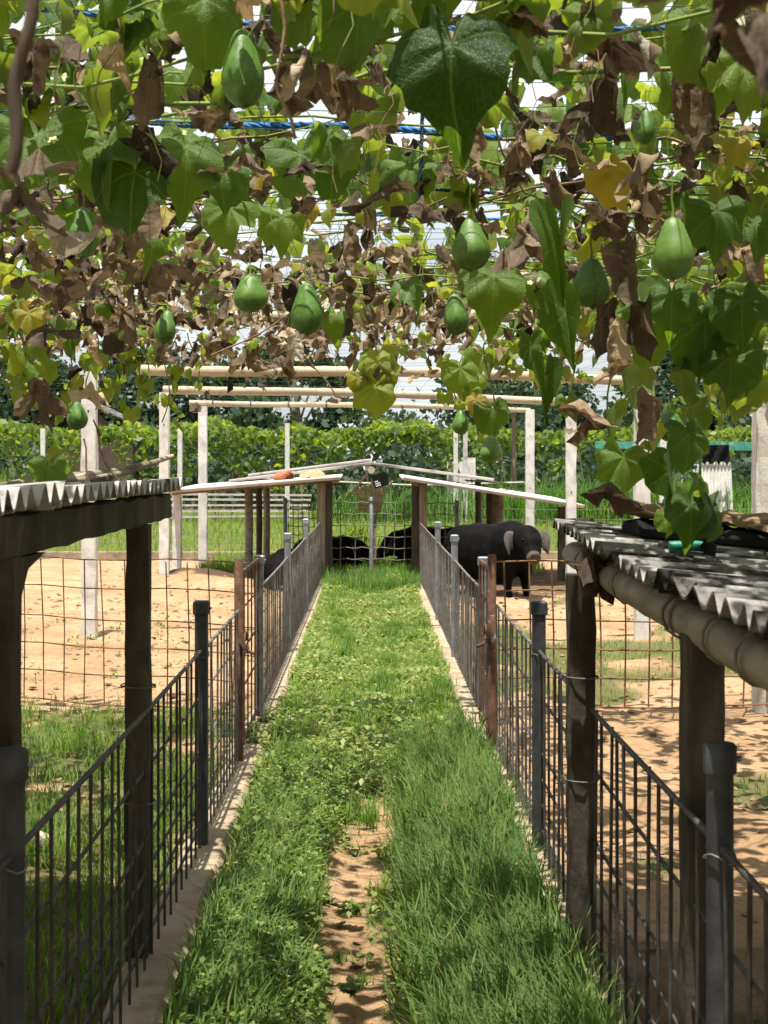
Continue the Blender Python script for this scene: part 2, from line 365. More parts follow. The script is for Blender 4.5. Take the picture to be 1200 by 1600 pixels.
def kerb(side):
    b = MB(); ys = np.arange(-.5, 20.81, .14); ring = []
    for y in ys:
        j = lambda s_: (fbm(np.array([y*3.1+s_*7]), np.array([s_*3.]), 20+int(side))[0]-.5)
        inn = .565+.035*j(1); out = .735+.03*j(2); top = .08+.018*j(3)
        ring.append([(side*out, y, -.15), (side*out, y, top-.015), (side*(out-.015), y, top), (side*(inn+.018), y, top), (side*inn, y, top-.018), (side*inn, y, -.15)])
    v = [p for r_ in ring for p in r_]; f = []
    for i in range(len(ring)-1):
        for k in range(5):
            a_, b_ = i*6+k, i*6+k+1; q_ = (a_, b_, b_+6, a_+6); f.append(q_ if side < 0 else q_[::-1])
    f += [tuple(range(6)), tuple(range(len(v)-1, len(v)-7, -1))]
    b.add(v, f)
    return tag(b.build('kerb', M['kerb']), kind='structure')
kerb(-1); kerb(1)
b = MB(); b.box((-4.2, 26.4, .05), (7.2, .14, .16), bev=.015); tag(b.build('kerb', M['kerb']), kind='structure')
b = MB(); b.box((4.4, 26.4, .05), (7.2, .14, .16), bev=.015); tag(b.build('kerb', M['kerb']), kind='structure')

# ------------------------------------------------------------------ fences along the path
ZT = .845
BAR = MB().tube([(0, 0, 0), (0, 0, ZT-.075)], .0048, 6).mesh('bar', M['rod'])
DBAR = MB().tube([(0, 0, 0), (0, 0, ZT-.075)], .0048, 6).mesh('bar', M['rod_shaded'])
RBAR = MB().tube([(0, 0, 0), (0, 0, 1.0-.07)], .0048, 6).mesh('bar', M['rust'])
def fence_post(x, y, label, top=1.04, w=.05, square=True):
    gm = M['galv_shaded'] if y < 7 else M['galv']
    t = thing('fence_post', label, 'fence post', (x, y, .08), 'galvanised posts of the path fence')
    b = MB()
    if square: b.box((x, y, (.04+top-.05)/2), (w, w, top-.05-.04), bev=.004)
    else: b.tube([(x, y, .04), (x, y, top-.05)], w/2, 16)
    b.build('shaft', gm, t)
    c = MB()
    if square: c.box((x, y, top-.028), (w+.014, w+.014, .056), bev=.006)
    else: c.tube([(x, y, top-.056), (x, y, top-.006), (x, y, top)], [w/2+.006, w/2+.006, w/2+.001], 16)
    c.build('cap', gm, t)
    MB().tube([(x+w/2, y, top-.03), (x+w/2+.014, y, top-.03)], .006, 6).build('bolt', M['galv'], t)
    tw = MB(); zt = ZT-.02     # the twisted tie wire that holds the panel rail
    tw.tube([(x+(w/2+.004)*math.cos(a_), y+(w/2+.004)*math.sin(a_)*1.2, zt+.01*math.sin(a_*2)) for a_ in np.linspace(0, 2*PI, 14)], .0022, 5)
    tw.build('tie_wire', M['rod'], t)
    return t
RAILZ = (.655, .445, .345, .245, .145)
def fence_panel(x, y0, y1, label, group='welded bar panels of the path fence', bars=True):
    t = thing('bar_fence', label, 'bar fence', (x, (y0+y1)/2, .08), group)
    sg = -1 if x < 0 else 1; rm = M['rod_shaded'] if y0 < 6 else M['rod']; bm = DBAR if y0 < 6 else BAR
    MB().tube([(x, yy, ZT-.006*math.sin(PI*(yy-y0)/(y1-y0))) for yy in np.linspace(y0, y1, 7)], .0072, 8).build('top_rail', rm, t)
    base = MB().tube([(0, y0, 0), (0, y1, 0)], .0052, 6).mesh('rail', rm)
    for z in RAILZ: link('rail', base, t, (x+sg*.0105, 0, z))
    n = max(2, round((y1-y0)/.148))
    for i in range(n+1):
        yy = y0+.03+(y1-y0-.06)*i/n
        o = link('bar', bm, t, (x, yy+random.uniform(-.006, .006), .075))
        o.rotation_euler = (random.gauss(0, .006), random.gauss(0, .006), 0)
    return t
FX = .663
lp = [(-FX-.002, 2.85, False, 'dark round fence post at the lower left edge of the path'), (-FX, 6.05, True, 'grey square fence post on the left kerb, just before the rusty gate'), (-FX, 9.2, True, 'galvanised post against the far end of the left rusty gate'),
      (-FX, 12.4, True, 'galvanised post on the left kerb midway along, first beyond the left gate'), (-FX, 15.9, True, 'last galvanised post on the left kerb, before the wooden shed post')]
for x, y, sq, l in lp: fence_post(x, y, l, square=sq, w=.05 if sq else .052)
rp = [(FX, 2.91, False, 'dark round fence post beside the bamboo-edged shed, nearest on the right'), (FX, 6.03, True, 'grey square fence post on the right kerb before the right rusty gate post'), (FX+.005, 9.05, True, 'galvanised post right behind the peeling rusty gate post on the right'),
      (FX, 12.05, True, 'galvanised post on the right kerb beside the black pig, first beyond the gate'), (FX, 15.0, True, 'last galvanised post on the right kerb, before the wooden shed post')]
for x, y, sq, l in rp: fence_post(x, y, l, square=sq, w=.05 if sq else .052)
for x, segs in ((-FX, [(-.3, 2.82, 'bar panel cut off by the lower left corner, before the dark round post'), (2.88, 6.02, 'nearest full bar panel on the left, in front of the corrugated shed'), (6.08, 7.72, 'short bar panel on the left between the square post and the rusty gate'), (9.23, 12.37, 'sunlit bar panel on the left, first beyond the rusty gate'), (12.43, 15.87, 'second bar panel beyond the left rusty gate'), (15.93, 20.6, 'farthest bar panel on the left, ending at the wooden shed post')]),
                (FX, [(-.3, 2.88, 'bar panel cut off by the lower right corner, beyond the dark round post'), (2.94, 6.0, 'nearest full bar panel on the right, beneath the bamboo purlin'), (6.06, 8.02, 'bar panel on the right between the square post and the peeling rusty post'), (9.08, 12.02, 'sunlit bar panel on the right, first beyond the peeling gate post'), (12.08, 14.97, 'bar panel on the right in front of the standing pig'), (15.03, 20.6, 'farthest bar panel on the right, ending at the wooden shed post')])):
    for y0, y1, l in segs: fence_panel(x, y0, y1, l)

def rusty_gate(x, y0, y1, label, post_label, painted):
    sg = -1 if x < 0 else 1
    pm = M['rust_paint'] if painted else M['rust']
    p = thing('gate_post', post_label, 'gate post', (x, y0, .05))
    MB().tube([(x, y0, .0), (x, y0, 1.1), (x, y0, 1.105)], [.023, .023, .019], 14).build('shaft', pm, p)
    b = MB().box((x-sg*.03, y0-.002, .66), (.03, .05, .012)); b.build('latch_plate', M['rust'], p)
    t = thing('rusty_gate', label, 'gate', (x, (y0+y1)/2, .08), 'rusty gates in the path fence')
    g0, g1 = y0+.06, y1-.06
    for yy in (g0, g1): MB().box((x, yy, .55), (.016, .03, .92), bev=.003).build('stile', M['rust'], t)
    for z in (1.02, .14): MB().box((x, (g0+g1)/2, z), (.014, g1-g0-.04, .024), bev=.003).build('rail', M['rust'], t)
    for z in (.82, .6, .4): MB().tube([(x+sg*.012, g0, z), (x+sg*.012, g1, z)], .0055, 6).build('rail', M['rust'], t)
    n = max(3, round((g1-g0)/.24))
    for i in range(1, n):
        link('bar', RBAR, t, (x, g0+(g1-g0)*i/n, .1))
    l = MB().tube([(x-sg*.03, g0-.1, .63), (x-sg*.03, g0+.12, .63)], .011, 8)
    l.build('latch_bolt', M['rust'], t)
    l = MB().tube([(x-sg*.03, g0+.02, .63), (x-sg*.075, g0+.0, .615)], .009, 8).tube([(x-sg*.03+sg*.0, g0-.03+.05*math.cos(a_), .68+.05*math.sin(a_)) for a_ in np.linspace(0, PI, 8)], .007, 6)
    l.build('latch_handle', M['rust'], t)
rusty_gate(-FX, 7.78, 9.17, 'narrow rust-brown bar gate in the left fence with a bolt latch', 'rust-brown round gate post at the left soil pen corner', False)
rusty_gate(FX-.02, 8.1, 9.02, 'narrow rusty gate seen edge-on in the right fence', 'rusty gate post with peeling pale blue paint on the right', True)

def mesh_fence(p0, p1, z0, z1, nrow, step, label, mat, r=.0046, group='wire mesh pen fences', name='mesh_fence', cat='wire fence', double=False):
    p0, p1 = Vector(p0), Vector(p1); L = (p1-p0).length; d = (p1-p0).normalized()
    t = thing(name, label, cat, ((p0.x+p1.x)/2, (p0.y+p1.y)/2, z0), group)
    ang = math.atan2(d.y, d.x); nrm = Vector((-d.y, d.x, 0))
    hm = MB().tube([(L*i/10, 0, .010*math.sin(i*1.7)) for i in range(11)], r, 5).mesh('wire', mat)
    vm = MB().tube([(0, 0, 0), (.006, 0, (z1-z0)*.5), (-.004, 0, z1-z0)], r, 5).mesh('wire', mat)
    for i in range(nrow):
        z = z0+(z1-z0)*i/(nrow-1)
        link('wire', hm, t, matrix=Matrix.Translation((p0.x, p0.y, z)) @ Matrix.Rotation(ang, 4, 'Z') @ Matrix.Rotation(random.gauss(0, .004), 4, 'Y'))
    n = int(L/step)
    for i in range(n+1):
        p = p0+d*(L*i/n)+nrm*r*1.8
        link('wire', vm, t, matrix=Matrix.Translation((p.x, p.y, z0)) @ Matrix.Rotation(random.gauss(0, .012), 4, 'X') @ Matrix.Rotation(random.gauss(0, .012), 4, 'Y'))
    return t
mesh_fence((-3.6, 10.75, 0), (-.72, 9.55, 0), .03, .965, 6, .15, 'rusty square wire mesh across the left soil pen', M['wire'])
mesh_fence((.70, 9.6, 0), (4.6, 9.75, 0), .06, .975, 6, .145, 'rusty square wire mesh across the right soil pen', M['wire'], .0056)
mesh_fence((-7.5, 26.3, 0), (-1.3, 26.3, 0), .1, .86, 5, .21, 'thin green-grey wire mesh along the meadow on the left', M['wire_dull'], .0042)
mesh_fence((1.5, 26.3, 0), (8, 26.3, 0), .1, .86, 5, .21, 'thin green-grey wire mesh along the meadow behind the standing pig', M['wire_dull'], .0042)
EG = 'wire gate panels closing the end of the path'
mesh_fence((-.64, 22.0, 0), (-.0, 22.0, 0), .1, 1.07, 7, .16, 'wire gate panel at the path end, left of the pipe post', M['wire_dull'], .0075, EG, 'wire_gate', 'wire gate')
mesh_fence((.05, 22.0, 0), (1.2, 21.6, 0), .1, 1.07, 7, .15, 'wire gate panel at the path end, in front of the lying pig on the right', M['wire_dull'], .0075, EG, 'wire_gate', 'wire gate')
mesh_fence((-1.22, 22.6, 0), (-.66, 22.3, 0), .1, 1.08, 9, .085, 'close-barred wire gate panel behind the left wooden shed posts', M['wire_dull'], .0065, EG, 'wire_gate', 'wire gate')
for x, y, tp, l in ((.02, 22.0, 1.14, 'dark pipe post at the path end between the two wire gates'), (-1.24, 22.5, 1.12, 'grey pipe post left of the close-barred wire gate'), (1.22, 21.6, 1.1, 'grey pipe post at the right end of the wire gates')):
    p = thing('pipe_post', l, 'gate post', (x, y, 0)); MB().tube([(x, y, -.02), (x, y, tp), (x, y, tp+.01)], [.03, .03, .02], 12).build('shaft', M['galv'], p)
    MB().tube([(x, y, tp-.07), (x, y, tp-.06), (x, y, tp-.03), (x, y, tp-.02)], [.03, .036, .036, .03], 12).build('collar', M['galv'], p)

# ------------------------------------------------------------------ near sheds with corrugated sheets
def sheet_mb(y0, y1, x0, x1, z_at, pitch=.1, amp=.02, th=.006, seed=0, nxs=9, rag=.004):
    """corrugated sheet: waves run along Y, the sheet reaches from x0 (edge) to x1"""
    per = 10; n = int((y1-y0)/pitch*per); ys = np.linspace(y0, y1, n+1); b = MB()
    r_ = np.random.default_rng(seed)
    jag = np.interp(ys, np.arange(y0-.1, y1+.2, .1), r_.normal(0, rag, len(np.arange(y0-.1, y1+.2, .1))))
    v = []
    for k in (1, 0):
        for i, y in enumerate(ys):
            wave = math.cos(2*PI*(y-y0)/pitch)
            for j in range(nxs):
                t = j/(nxs-1); x = x0+(x1-x0)*t
                if j == 0: x += jag[i]
                v.append((x, y, z_at(x, y)+amp*wave+(th if k else 0)))
    N = (n+1)*nxs; f = []; flip = (x1 > x0)
    for i in range(n):
        for j in range(nxs-1):
            a_ = i*nxs+j; q_ = (a_, a_+1, a_+nxs+1, a_+nxs)
            f.append(q_ if flip else q_[::-1]); q2 = tuple(N+k for k in q_); f.append(q2[::-1] if flip else q2)
        for j in (0, nxs-1):
            a_ = i*nxs+j; q_ = (a_, a_+nxs, N+a_+nxs, N+a_); f.append(q_ if (j == 0) == flip else q_[::-1])
    for i in (0, n):
        for j in range(nxs-1):
            a_ = i*nxs+j; q_ = (a_, N+a_, N+a_+1, a_+1); f.append(q_ if (i == 0) == flip else q_[::-1])
    b.add(v, f, False); return b
def rough_beam(p0, p1, w, h, seed, seg=14, rag=.005):
    """a cast or sawn square beam with uneven edges"""
    p0, p1 = Vector(p0), Vector(p1); d = (p1-p0).normalized()
    up = Vector((0, 0, 1)) if abs(d.z) < .9 else Vector((0, 1, 0))
    s_ = d.cross(up).normalized(); u = s_.cross(d).normalized(); r_ = random.Random(seed); b = MB(); v = []; f = []
    for i in range(seg+1):
        c = p0+(p1-p0)*i/seg
        for a_, e in ((-1, -1), (-.8, -1), (.8, -1), (1, -1), (1, 1), (.8, 1), (-.8, 1), (-1, 1)):
            k = .94 if abs(a_) == 1 else 1
            v.append(c+s_*(a_*w/2+r_.gauss(0, rag*.5))+u*(e*k*h/2+r_.gauss(0, rag*.5)))
    for i in range(seg):
        for j in range(8): f.append((i*8+j, i*8+(j+1) % 8, (i+1)*8+(j+1) % 8, (i+1)*8+j))
    f += [tuple(range(7, -1, -1)), tuple(range(seg*8, seg*8+8))]
    return b.add(v, f)
def wire_ring(c, r, axis='z', tail=True, rr=.0022):
    b = MB(); c = Vector(c); pts = []
    for a_ in np.linspace(0, 2*PI*1.6, 22):
        q_ = (r*math.cos(a_), r*math.sin(a_)); k = .004*math.sin(a_*.6)
        pts.append(c+(Vector((q_[0], q_[1], k)) if axis == 'z' else Vector((q_[0], k, q_[1]))))
    b.tube(pts, rr, 5)
    return b

SHL = thing('shed', 'low shed on the left with a jagged corrugated roof edge on a dark concrete beam', 'shed', (-1.4, 4, 0), 'low animal sheds roofed with corrugated sheets')
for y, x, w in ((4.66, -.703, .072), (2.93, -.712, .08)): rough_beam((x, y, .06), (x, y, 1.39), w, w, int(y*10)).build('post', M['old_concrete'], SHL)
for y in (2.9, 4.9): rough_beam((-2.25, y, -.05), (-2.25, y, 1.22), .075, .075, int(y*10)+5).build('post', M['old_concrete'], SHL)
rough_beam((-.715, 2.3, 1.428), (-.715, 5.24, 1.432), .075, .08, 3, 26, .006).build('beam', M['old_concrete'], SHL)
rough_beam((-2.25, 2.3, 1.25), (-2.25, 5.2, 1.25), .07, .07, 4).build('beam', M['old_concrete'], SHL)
b = MB(); b.add([(-.75, 3.0, 1.385), (-.68, 3.0, 1.385), (-.75, 3.0, 1.31), (-.68, 3.0, 1.31), (-.75, 3.06, 1.36), (-.68, 3.06, 1.36), (-.75, 3.22, 1.385), (-.68, 3.22, 1.385)], [(0, 2, 4), (0, 4, 6), (1, 5, 3), (1, 7, 5), (2, 3, 5, 4), (4, 5, 7, 6), (0, 6, 7, 1), (0, 1, 3, 2)])
b.build('bracket', M['old_concrete'], SHL)
zl = lambda x, y: 1.498-.075*(-.66-x)+.009*(y-4)+.006*math.sin(y*2.3+x)
sheet_mb(3.12, 5.36, -.655, -2.45, zl, seed=1, amp=.019).build('roof_sheet', M['sheet_pale'], SHL)
sheet_mb(1.72, 3.22, -.640, -2.45, lambda x, y: zl(x, y)+.014, seed=2, rag=.006, amp=.02).build('roof_sheet', M['sheet_pale'], SHL)
wire_ring((-.703, 4.66, .9), .053).build('tie_wire', M['rod'], SHL)
wire_ring((-.703, 4.66, .55), .053).build('tie_wire', M['rod'], SHL)

SHR = thing('shed', 'low right-hand shed whose jagged corrugated roof rests on thick bamboo', 'shed', (1.4, 4, 0), 'low animal sheds roofed with corrugated sheets')
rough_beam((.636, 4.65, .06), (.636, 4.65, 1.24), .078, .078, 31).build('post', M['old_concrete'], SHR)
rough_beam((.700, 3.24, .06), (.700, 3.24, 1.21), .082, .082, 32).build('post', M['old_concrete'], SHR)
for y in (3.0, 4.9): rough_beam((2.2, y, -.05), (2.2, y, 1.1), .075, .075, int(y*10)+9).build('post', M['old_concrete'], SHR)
pts = []; rad = []
for i in range(61):
    t_ = i/60; y = 2.0+3.28*t_; node = abs(((y*2.9) % 1)-.5) > .46
    pts.append((.705+.006*math.sin(y*3), y, 1.208+.018*(y-2.3)+.004*math.sin(y*4))); rad.append(.044+.002*(node)+.001*math.sin(y*9))
pur = MB().tube(pts, rad, 18).build('purlin', M['bamboo_grey'], SHR)
for y in (2.75, 3.02, 3.36, 3.44, 4.15, 4.9):
    wire_ring((.705, y, 1.212+.018*(y-2.3)), .052, 'y', rr=.003).build('tie_wire', M['rod'], SHR)
MB().tube([(2.2, 2.2, 1.14), (2.2, 5.2, 1.16)], .045, 12).build('purlin', M['bamboo_grey'], SHR)
for z in (.93, .62): wire_ring((.636, 4.65, z), .056).build('tie_wire', M['rod'], SHR)
MB().tube([(.66, 2.9, .77), (.70, 3.2, .775), (.73, 3.27, .773)], .002, 5).build('tie_wire', M['rod'], SHR)
zr = lambda x, y: 1.366+.03*(y-5.25)-.09*(x-.64)+.005*math.sin(y*2.7+x*2)
sheet_mb(3.27, 5.32, .628, 2.5, zr, seed=3, amp=.015).build('roof_sheet', M['sheet'], SHR)
sheet_mb(1.6, 3.36, .622, 2.5, lambda x, y: zr(x, y)+.016, seed=4, rag=.008, amp=.018).build('roof_sheet', M['sheet'], SHR)

# things lying on the near roofs
def stick(p0, p1, r, label, mat='bamboo_grey', name='bamboo_stick'):
    p0, p1 = Vector(p0), Vector(p1); pts = []; rad = []
    for i in range(19):
        t_ = i/18; pts.append(p0+(p1-p0)*t_+Vector((0, 0, .006*math.sin(t_*7)))); rad.append(r*(1-.25*t_)*(1.13 if i % 6 == 3 else 1))
    o = MB().tube(pts, rad, 9).build(name, M[mat]); return tag(o, label, 'stick', 'sticks lying on the left shed roof')
stick((-1.14, 4.75, 1.50), (-.735, 5.3, 1.578), .016, 'thick grey bamboo stick uppermost in the pile on the left shed roof')
stick((-1.18, 4.6, 1.492), (-.80, 5.2, 1.548), .013, 'thin bamboo stick below the thick one on the left shed roof')
stick((-1.02, 4.85, 1.505), (-.70, 5.45, 1.600), .011, 'pale bamboo stick tip sticking out highest over the left shed roof end', 'bamboo')
stick((-1.05, 4.5, 1.487), (-.84, 4.98, 1.525), .015, 'short dark stick lying lowest on the left shed roof', 'dark_wood', 'wood_stick')

tarp = MB(); v = []; f = []
nu, nvv = 22, 9
for i in range(nu):
    x = .80+1.0*i/(nu-1)
    for j in range(nvv):
        a_ = PI*j/(nvv-1); rr = .048+.012*math.sin(i*1.9+j)+.008*math.sin(i*.7-j*2)
        v.append((x, 4.72-.17*math.cos(a_), zr(x, 4.72)+.02+rr*math.sin(a_)))
for i in range(nu-1):
    for j in range(nvv-1): f.append((i*nvv+j, i*nvv+j+1, (i+1)*nvv+j+1, (i+1)*nvv+j))
tarp.add(v, f, True); tarp.add([v[j] for j in range(nvv)], [tuple(range(nvv))])
tag(tarp.build('tarpaulin', M['black']), 'black crumpled tarpaulin roll under the planks on the right shed roof', 'tarpaulin')
def plank(p0, p1, w, th, seed, label):
    o = rough_beam(p0, p1, w, th, seed, 18, .012).build('plank', M['plank']); return tag(o, label, 'plank', 'old planks lying on the right shed roof')
plank((.75, 4.76, 1.440), (1.42, 4.70, 1.378), .24, .034, 8, 'weathered bark-edged plank on top of the black tarpaulin, left end')
plank((1.12, 4.45, 1.388), (1.9, 4.55, 1.34), .16, .018, 9, 'split brown plank further right on the black tarpaulin')
o = MB().tube([W(885, 815, 5.5), W(925, 814, 5.35)], .011, 8).build('wood_stick', M['wood']); tag(o, 'short grey stick poking out past the far end of the right shed roof', 'stick')
h = thing('hose_end', 'short green hose end with a black knob on the right shed roof', 'hose', W(1075, 862, 4.15))
MB().tube([W(1045, 854, 4.15), W(1060, 853, 4.15), W(1090, 853, 4.15), W(1106, 856, 4.15)], .0145, 12).build('pipe', M['hose'], h)
MB().tube([W(1100, 853, 4.13)+Vector((0, 0, .008)), W(1110, 857, 4.12), W(1108, 872, 4.11), W(1098, 872, 4.1)], [.016, .019, .018, .012], 10).build('knob', M['black'], h)

# ------------------------------------------------------------------ far sheds at the end of the path
FG = 'low sheds at the far end of the path'
sl = thing('shed', 'far shed left of the path, its thin flat roof holding a clay pot', 'shed', (-1.6, 22, 0), FG)
zfl = lambda x, y: 1.43-.08*(-.46-x)+.012*(y-20.8)
sheet_mb(20.2, 23.6, -.40, -2.68, zfl, amp=.016, th=.012, seed=11, nxs=5).build('roof_sheet', M['pale_sheet'], sl)
MB().box((-1.56, 20.83, 1.31), (2.3, .03, .045), Matrix.Rotation(math.atan(-.08), 3, 'Y')).build('beam', M['wood'], sl)
rough_beam((-.66, 20.75, 0), (-.66, 20.75, 1.37), .11, .11, 41).build('post', M['wood'], sl)
rough_beam((-.57, 21.3, 0), (-.57, 21.3, 1.37), .1, .1, 42).build('post', M['dark_wood'], sl)
rough_beam((-2.63, 20.95, 0), (-2.63, 20.95, 1.2), .115, .115, 43).build('post', M['concrete'], sl)
def bpole(x, y, z0, z1, r):
    p_ = []; q_ = []
    for i in range(13):
        t_ = i/12; p_.append((x+.01*math.sin(t_*3), y, z0+(z1-z0)*t_)); q_.append(r*(1.08 if i % 4 == 2 else 1))
    return MB().tube(p_, q_, 12)
for x, y, r, m in ((-1.74, 22.0, .056, 'bamboo_grey'), (-1.68, 23.2, .046, 'dark_wood'), (-1.62, 24.0, .052, 'bamboo_grey')): bpole(x, y, 0, 1.32, r).build('post', M[m], sl)
sr = thing('shed', 'far shed right of the path, its thin pale roof over the standing pig', 'shed', (1.6, 22, 0), FG)
zfr = lambda x, y: 1.43-.155*(x-.45)+.012*(y-20.8)
sheet_mb(20.0, 23.4, .43, 2.80, zfr, amp=.016, th=.012, seed=12, nxs=5).build('roof_sheet', M['pale_sheet'], sr)
rough_beam((.72, 20.8, 0), (.72, 20.8, 1.34), .10, .10, 44).build('post', M['wood'], sr)
rough_beam((.63, 21.2, 0), (.63, 21.2, 1.36), .11, .11, 45).build('post', M['dark_wood'], sr)
MB().box((.68, 20.9, 1.36), (.2, .14, .08)).build('beam', M['wood'], sr)
rough_beam((2.62, 20.9, 0), (2.62, 20.9, 1.04), .12, .12, 46).build('post', M['old_concrete'], sr)
bpole(1.76, 22.6, 0, 1.2, .055).build('post', M['dark_wood'], sr); bpole(1.88, 22.9, 0, 1.2, .11).build('post', M['bamboo_grey'], sr)
MB().tube([(1.9, 21.5, 1.22), (1.9, 23.5, 1.22)], .05, 12).build('purlin', M['bamboo'], sr)
sg_ = thing('shed', 'gable-roofed shed straddling the end of the path, its ridge highest', 'shed', (0, 24, 0), FG)
zg1 = lambda x, y: 1.635-.125*(.06-x); zg2 = lambda x, y: 1.625-.135*(x-.06)
sheet_mb(22.3, 24.4, .075, -2.05, zg1, amp=.016, th=.012, seed=13, nxs=5, rag=.004).build('roof_sheet', M['pale_sheet'], sg_)
sheet_mb(22.7, 24.6, .02, -1.8, lambda x, y: zg1(x, y)+.05, amp=.016, th=.012, seed=14, nxs=5, rag=.004).build('roof_sheet', M['pale_sheet'], sg_)
sheet_mb(22.3, 24.4, .08, 1.80, zg2, amp=.016, th=.012, seed=15, nxs=5, rag=.004).build('roof_sheet', M['pale_sheet'], sg_)
MB().box((1.75, 23.4, 1.36), (.5, 2, .02), Matrix.Rotation(.06, 3, 'Y')).build('roof_board', M['dark_wood'], sg_)
MB().tube([(.02, 22.05, 1.535), (.02, 24.6, 1.535)], .052, 16).build('ridge_beam', M['bamboo'], sg_)
rough_beam((.055, 22.25, 0), (.055, 22.25, 1.5), .07, .05, 47).build('post', M['wood'], sg_)
for x0, z0, x1, z1 in ((-.02, 1.5, -.36, 1.1), (.33, 1.38, .12, 1.05)): MB().tube([(x0, 22.35, z0), (x1, 22.5, z1)], .016, 8).build('brace', M['bamboo'], sg_)
for x in (-1.9, 1.7): bpole(x, 24.2, 0, 1.36, .05).build('post', M['dark_wood'], sg_)
# black sign with three short white lines
sn = thing('sign', 'small tilted black sign with three white lines hanging under the far gable', 'sign', W(594, 750, 21.9))
rot = Matrix.Rotation(R(-17), 3, 'Y'); c0 = W(594, 750, 21.9)
MB().box(c0, (.215, .014, .195), rot).build('board', M['black'], sn)
for k, (wd, n) in enumerate(((.052, 3), (.075, 5), (.078, 5))):
    b = MB(); r_ = random.Random(k)
    for i in range(n):
        cx = -.085+wd*(i+.5)/n; cz = -.005-k*.031
        b.box(c0+rot @ Vector((cx, -.0095, cz)), (wd/n*.7, .003, .019), rot); 
        if r_.random() < .5: b.box(c0+rot @ Vector((cx+wd/n*.3, -.0095, cz+.003)), (wd/n*.5, .0034, .006), rot)
    b.build('lettering', M['white'], sn)
# clay pot and sack on the far-left roof
p0 = Vector((-1.17, 21.2, zfl(-1.17, 21.2)+.02)); b = MB()
v = []; f = []
for i in range(12):
    a_ = PI*1.25*i/11-.2
    for j, (rr, zz) in enumerate(((.05, .11), (.085, .09), (.10, .05), (.085, .0), (.06, -.02))):
        v.append(p0+Vector((rr*1.3*math.cos(a_), rr*math.sin(a_), zz+.012*math.sin(i*2+j))))
for i in range(11):
    for j in range(4): f.append((i*5+j, i*5+j+1, (i+1)*5+j+1, (i+1)*5+j))
b.add(v, f, True); b.tube([p0+Vector((-.16, 0, .02)), p0+Vector((-.05, -.02, .06)), p0+Vector((.03, -.02, .1))], [.03, .07, .03], 9); b.tube([p0+Vector((.02, 0, .09)), p0+Vector((.06, 0, .14))], [.05, .03], 9)
tag(b.build('clay_pot', M['clay']), 'broken orange clay pot on the far left shed roof', 'pot')
b = MB(); v = []; f = []; p0 = Vector((-.80, 21.2, zfl(-.8, 21.2)+.02))
for i in range(13):
    for j in range(7):
        u_, w_ = i/12, j/6
        v.append(p0+Vector((-.17+.34*u_+.02*math.sin(j*2), -.12+.24*w_, .01+(.06+.07*u_)*math.sin(PI*min(1, w_*1.3))*(.5+.5*math.sin(PI*u_)**.5)+.01*math.sin(i*1.7+j*2.3))))
for i in range(12):
    for j in range(6): f.append((i*7+j, (i+1)*7+j, (i+1)*7+j+1, i*7+j+1))
b.add(v, f, True); tag(b.build('sack', M['sack']), 'crumpled brown sack beside the clay pot on the far left roof', 'sack')

# ------------------------------------------------------------------ trellis: posts, bamboo poles, ropes, net
TG = 'concrete posts of the vine trellis'
def trellis_post(x, y, w, top, label, seed):
    t = thing('trellis_post', label, 'concrete post', (x, y, 0), TG)
    rough_beam((x, y, -.1), (x, y, top), w, w, seed, 18, .006).build('shaft', M['concrete'], t)
    for z in (top-.42, top-1.25): MB().tube([(x, y-w/2-.003, z), (x, y-w/2+.01, z)], .009, 10).build('bolt_hole', M['black'], t)
    return t
for x, y, w, top, l in ((-2.555, 14.0, .13, 2.5, 'white concrete post rising through the left soil pen, nearest on that side'), (-2.675, 20.0, .125, 2.55, 'white concrete post by the soil mound and far left shed'), (-2.664, 24.5, .135, 2.55, 'white concrete post in the meadow behind the far left shed roof'),
                        (2.52, 9.8, .14, 2.5, 'broad pale concrete post cut by the right edge, above the plank roof'), (2.48, 14.0, .135, 2.5, 'white concrete post half hidden behind green leaves over the right shed'), (2.617, 20.0, .125, 2.5, 'white concrete post at the outer end of the far right shed roof'), (2.55, 24.5, .135, 2.5, 'white concrete post behind the standing pig'),
                        (-2.6, 8.9, .135, 2.5, 'concrete trellis post beyond the left edge behind the corrugated roof'), (6.1, 32, .13, 2.5, 'thin white concrete post in the meadow on the right, below the teal net')):
    trellis_post(x, y, w, top, l, int(abs(x)*100+y))
def bamboo_pole(p0, p1, r, label, ties=0):
    p0, p1 = Vector(p0), Vector(p1); t = thing('bamboo_pole', label, 'bamboo pole', p0, 'bamboo cross poles of the trellis')
    n = 72; pts = []; rad = []
    for i in range(n+1):
        t_ = i/n; pts.append(p0+(p1-p0)*t_+Vector((0, .02*math.sin(t_*5), .018*math.sin(t_*6.3+r*90)))); rad.append(r*(1.03-.16*t_)*(1.07 if i % 8 == 4 else 1))
    MB().tube(pts, rad, 14).build('culm', M['bamboo'], t)
    for i in range(ties):
        c = p0+(p1-p0)*((i+.6)/ties); b = MB()
        b.tube([c+Vector((.03*k/16, (r+.004)*math.cos(k*.9), (r+.004)*math.sin(k*.9))) for k in range(16)], .005, 5); b.build('tie', M['navy'], t)
    return t
bamboo_pole(W(215, 575, 14.3), W(985, 592, 13.7), .048, 'thickest and nearest bamboo pole spanning over the path, at the canopy edge')
bamboo_pole(W(255, 607, 20), W(898, 626, 20), .054, 'middle bamboo pole of the three spanning above the path end')
bamboo_pole(W(296, 628, 24.5), W(828, 640, 24.5), .045, 'thinnest, farthest bamboo pole of the three, tied with blue string', 9)
bamboo_pole((-2.9, 9.2, 2.47), (2.9, 9.4, 2.47), .045, 'bamboo pole hidden in the leaf canopy over the middle of the path')
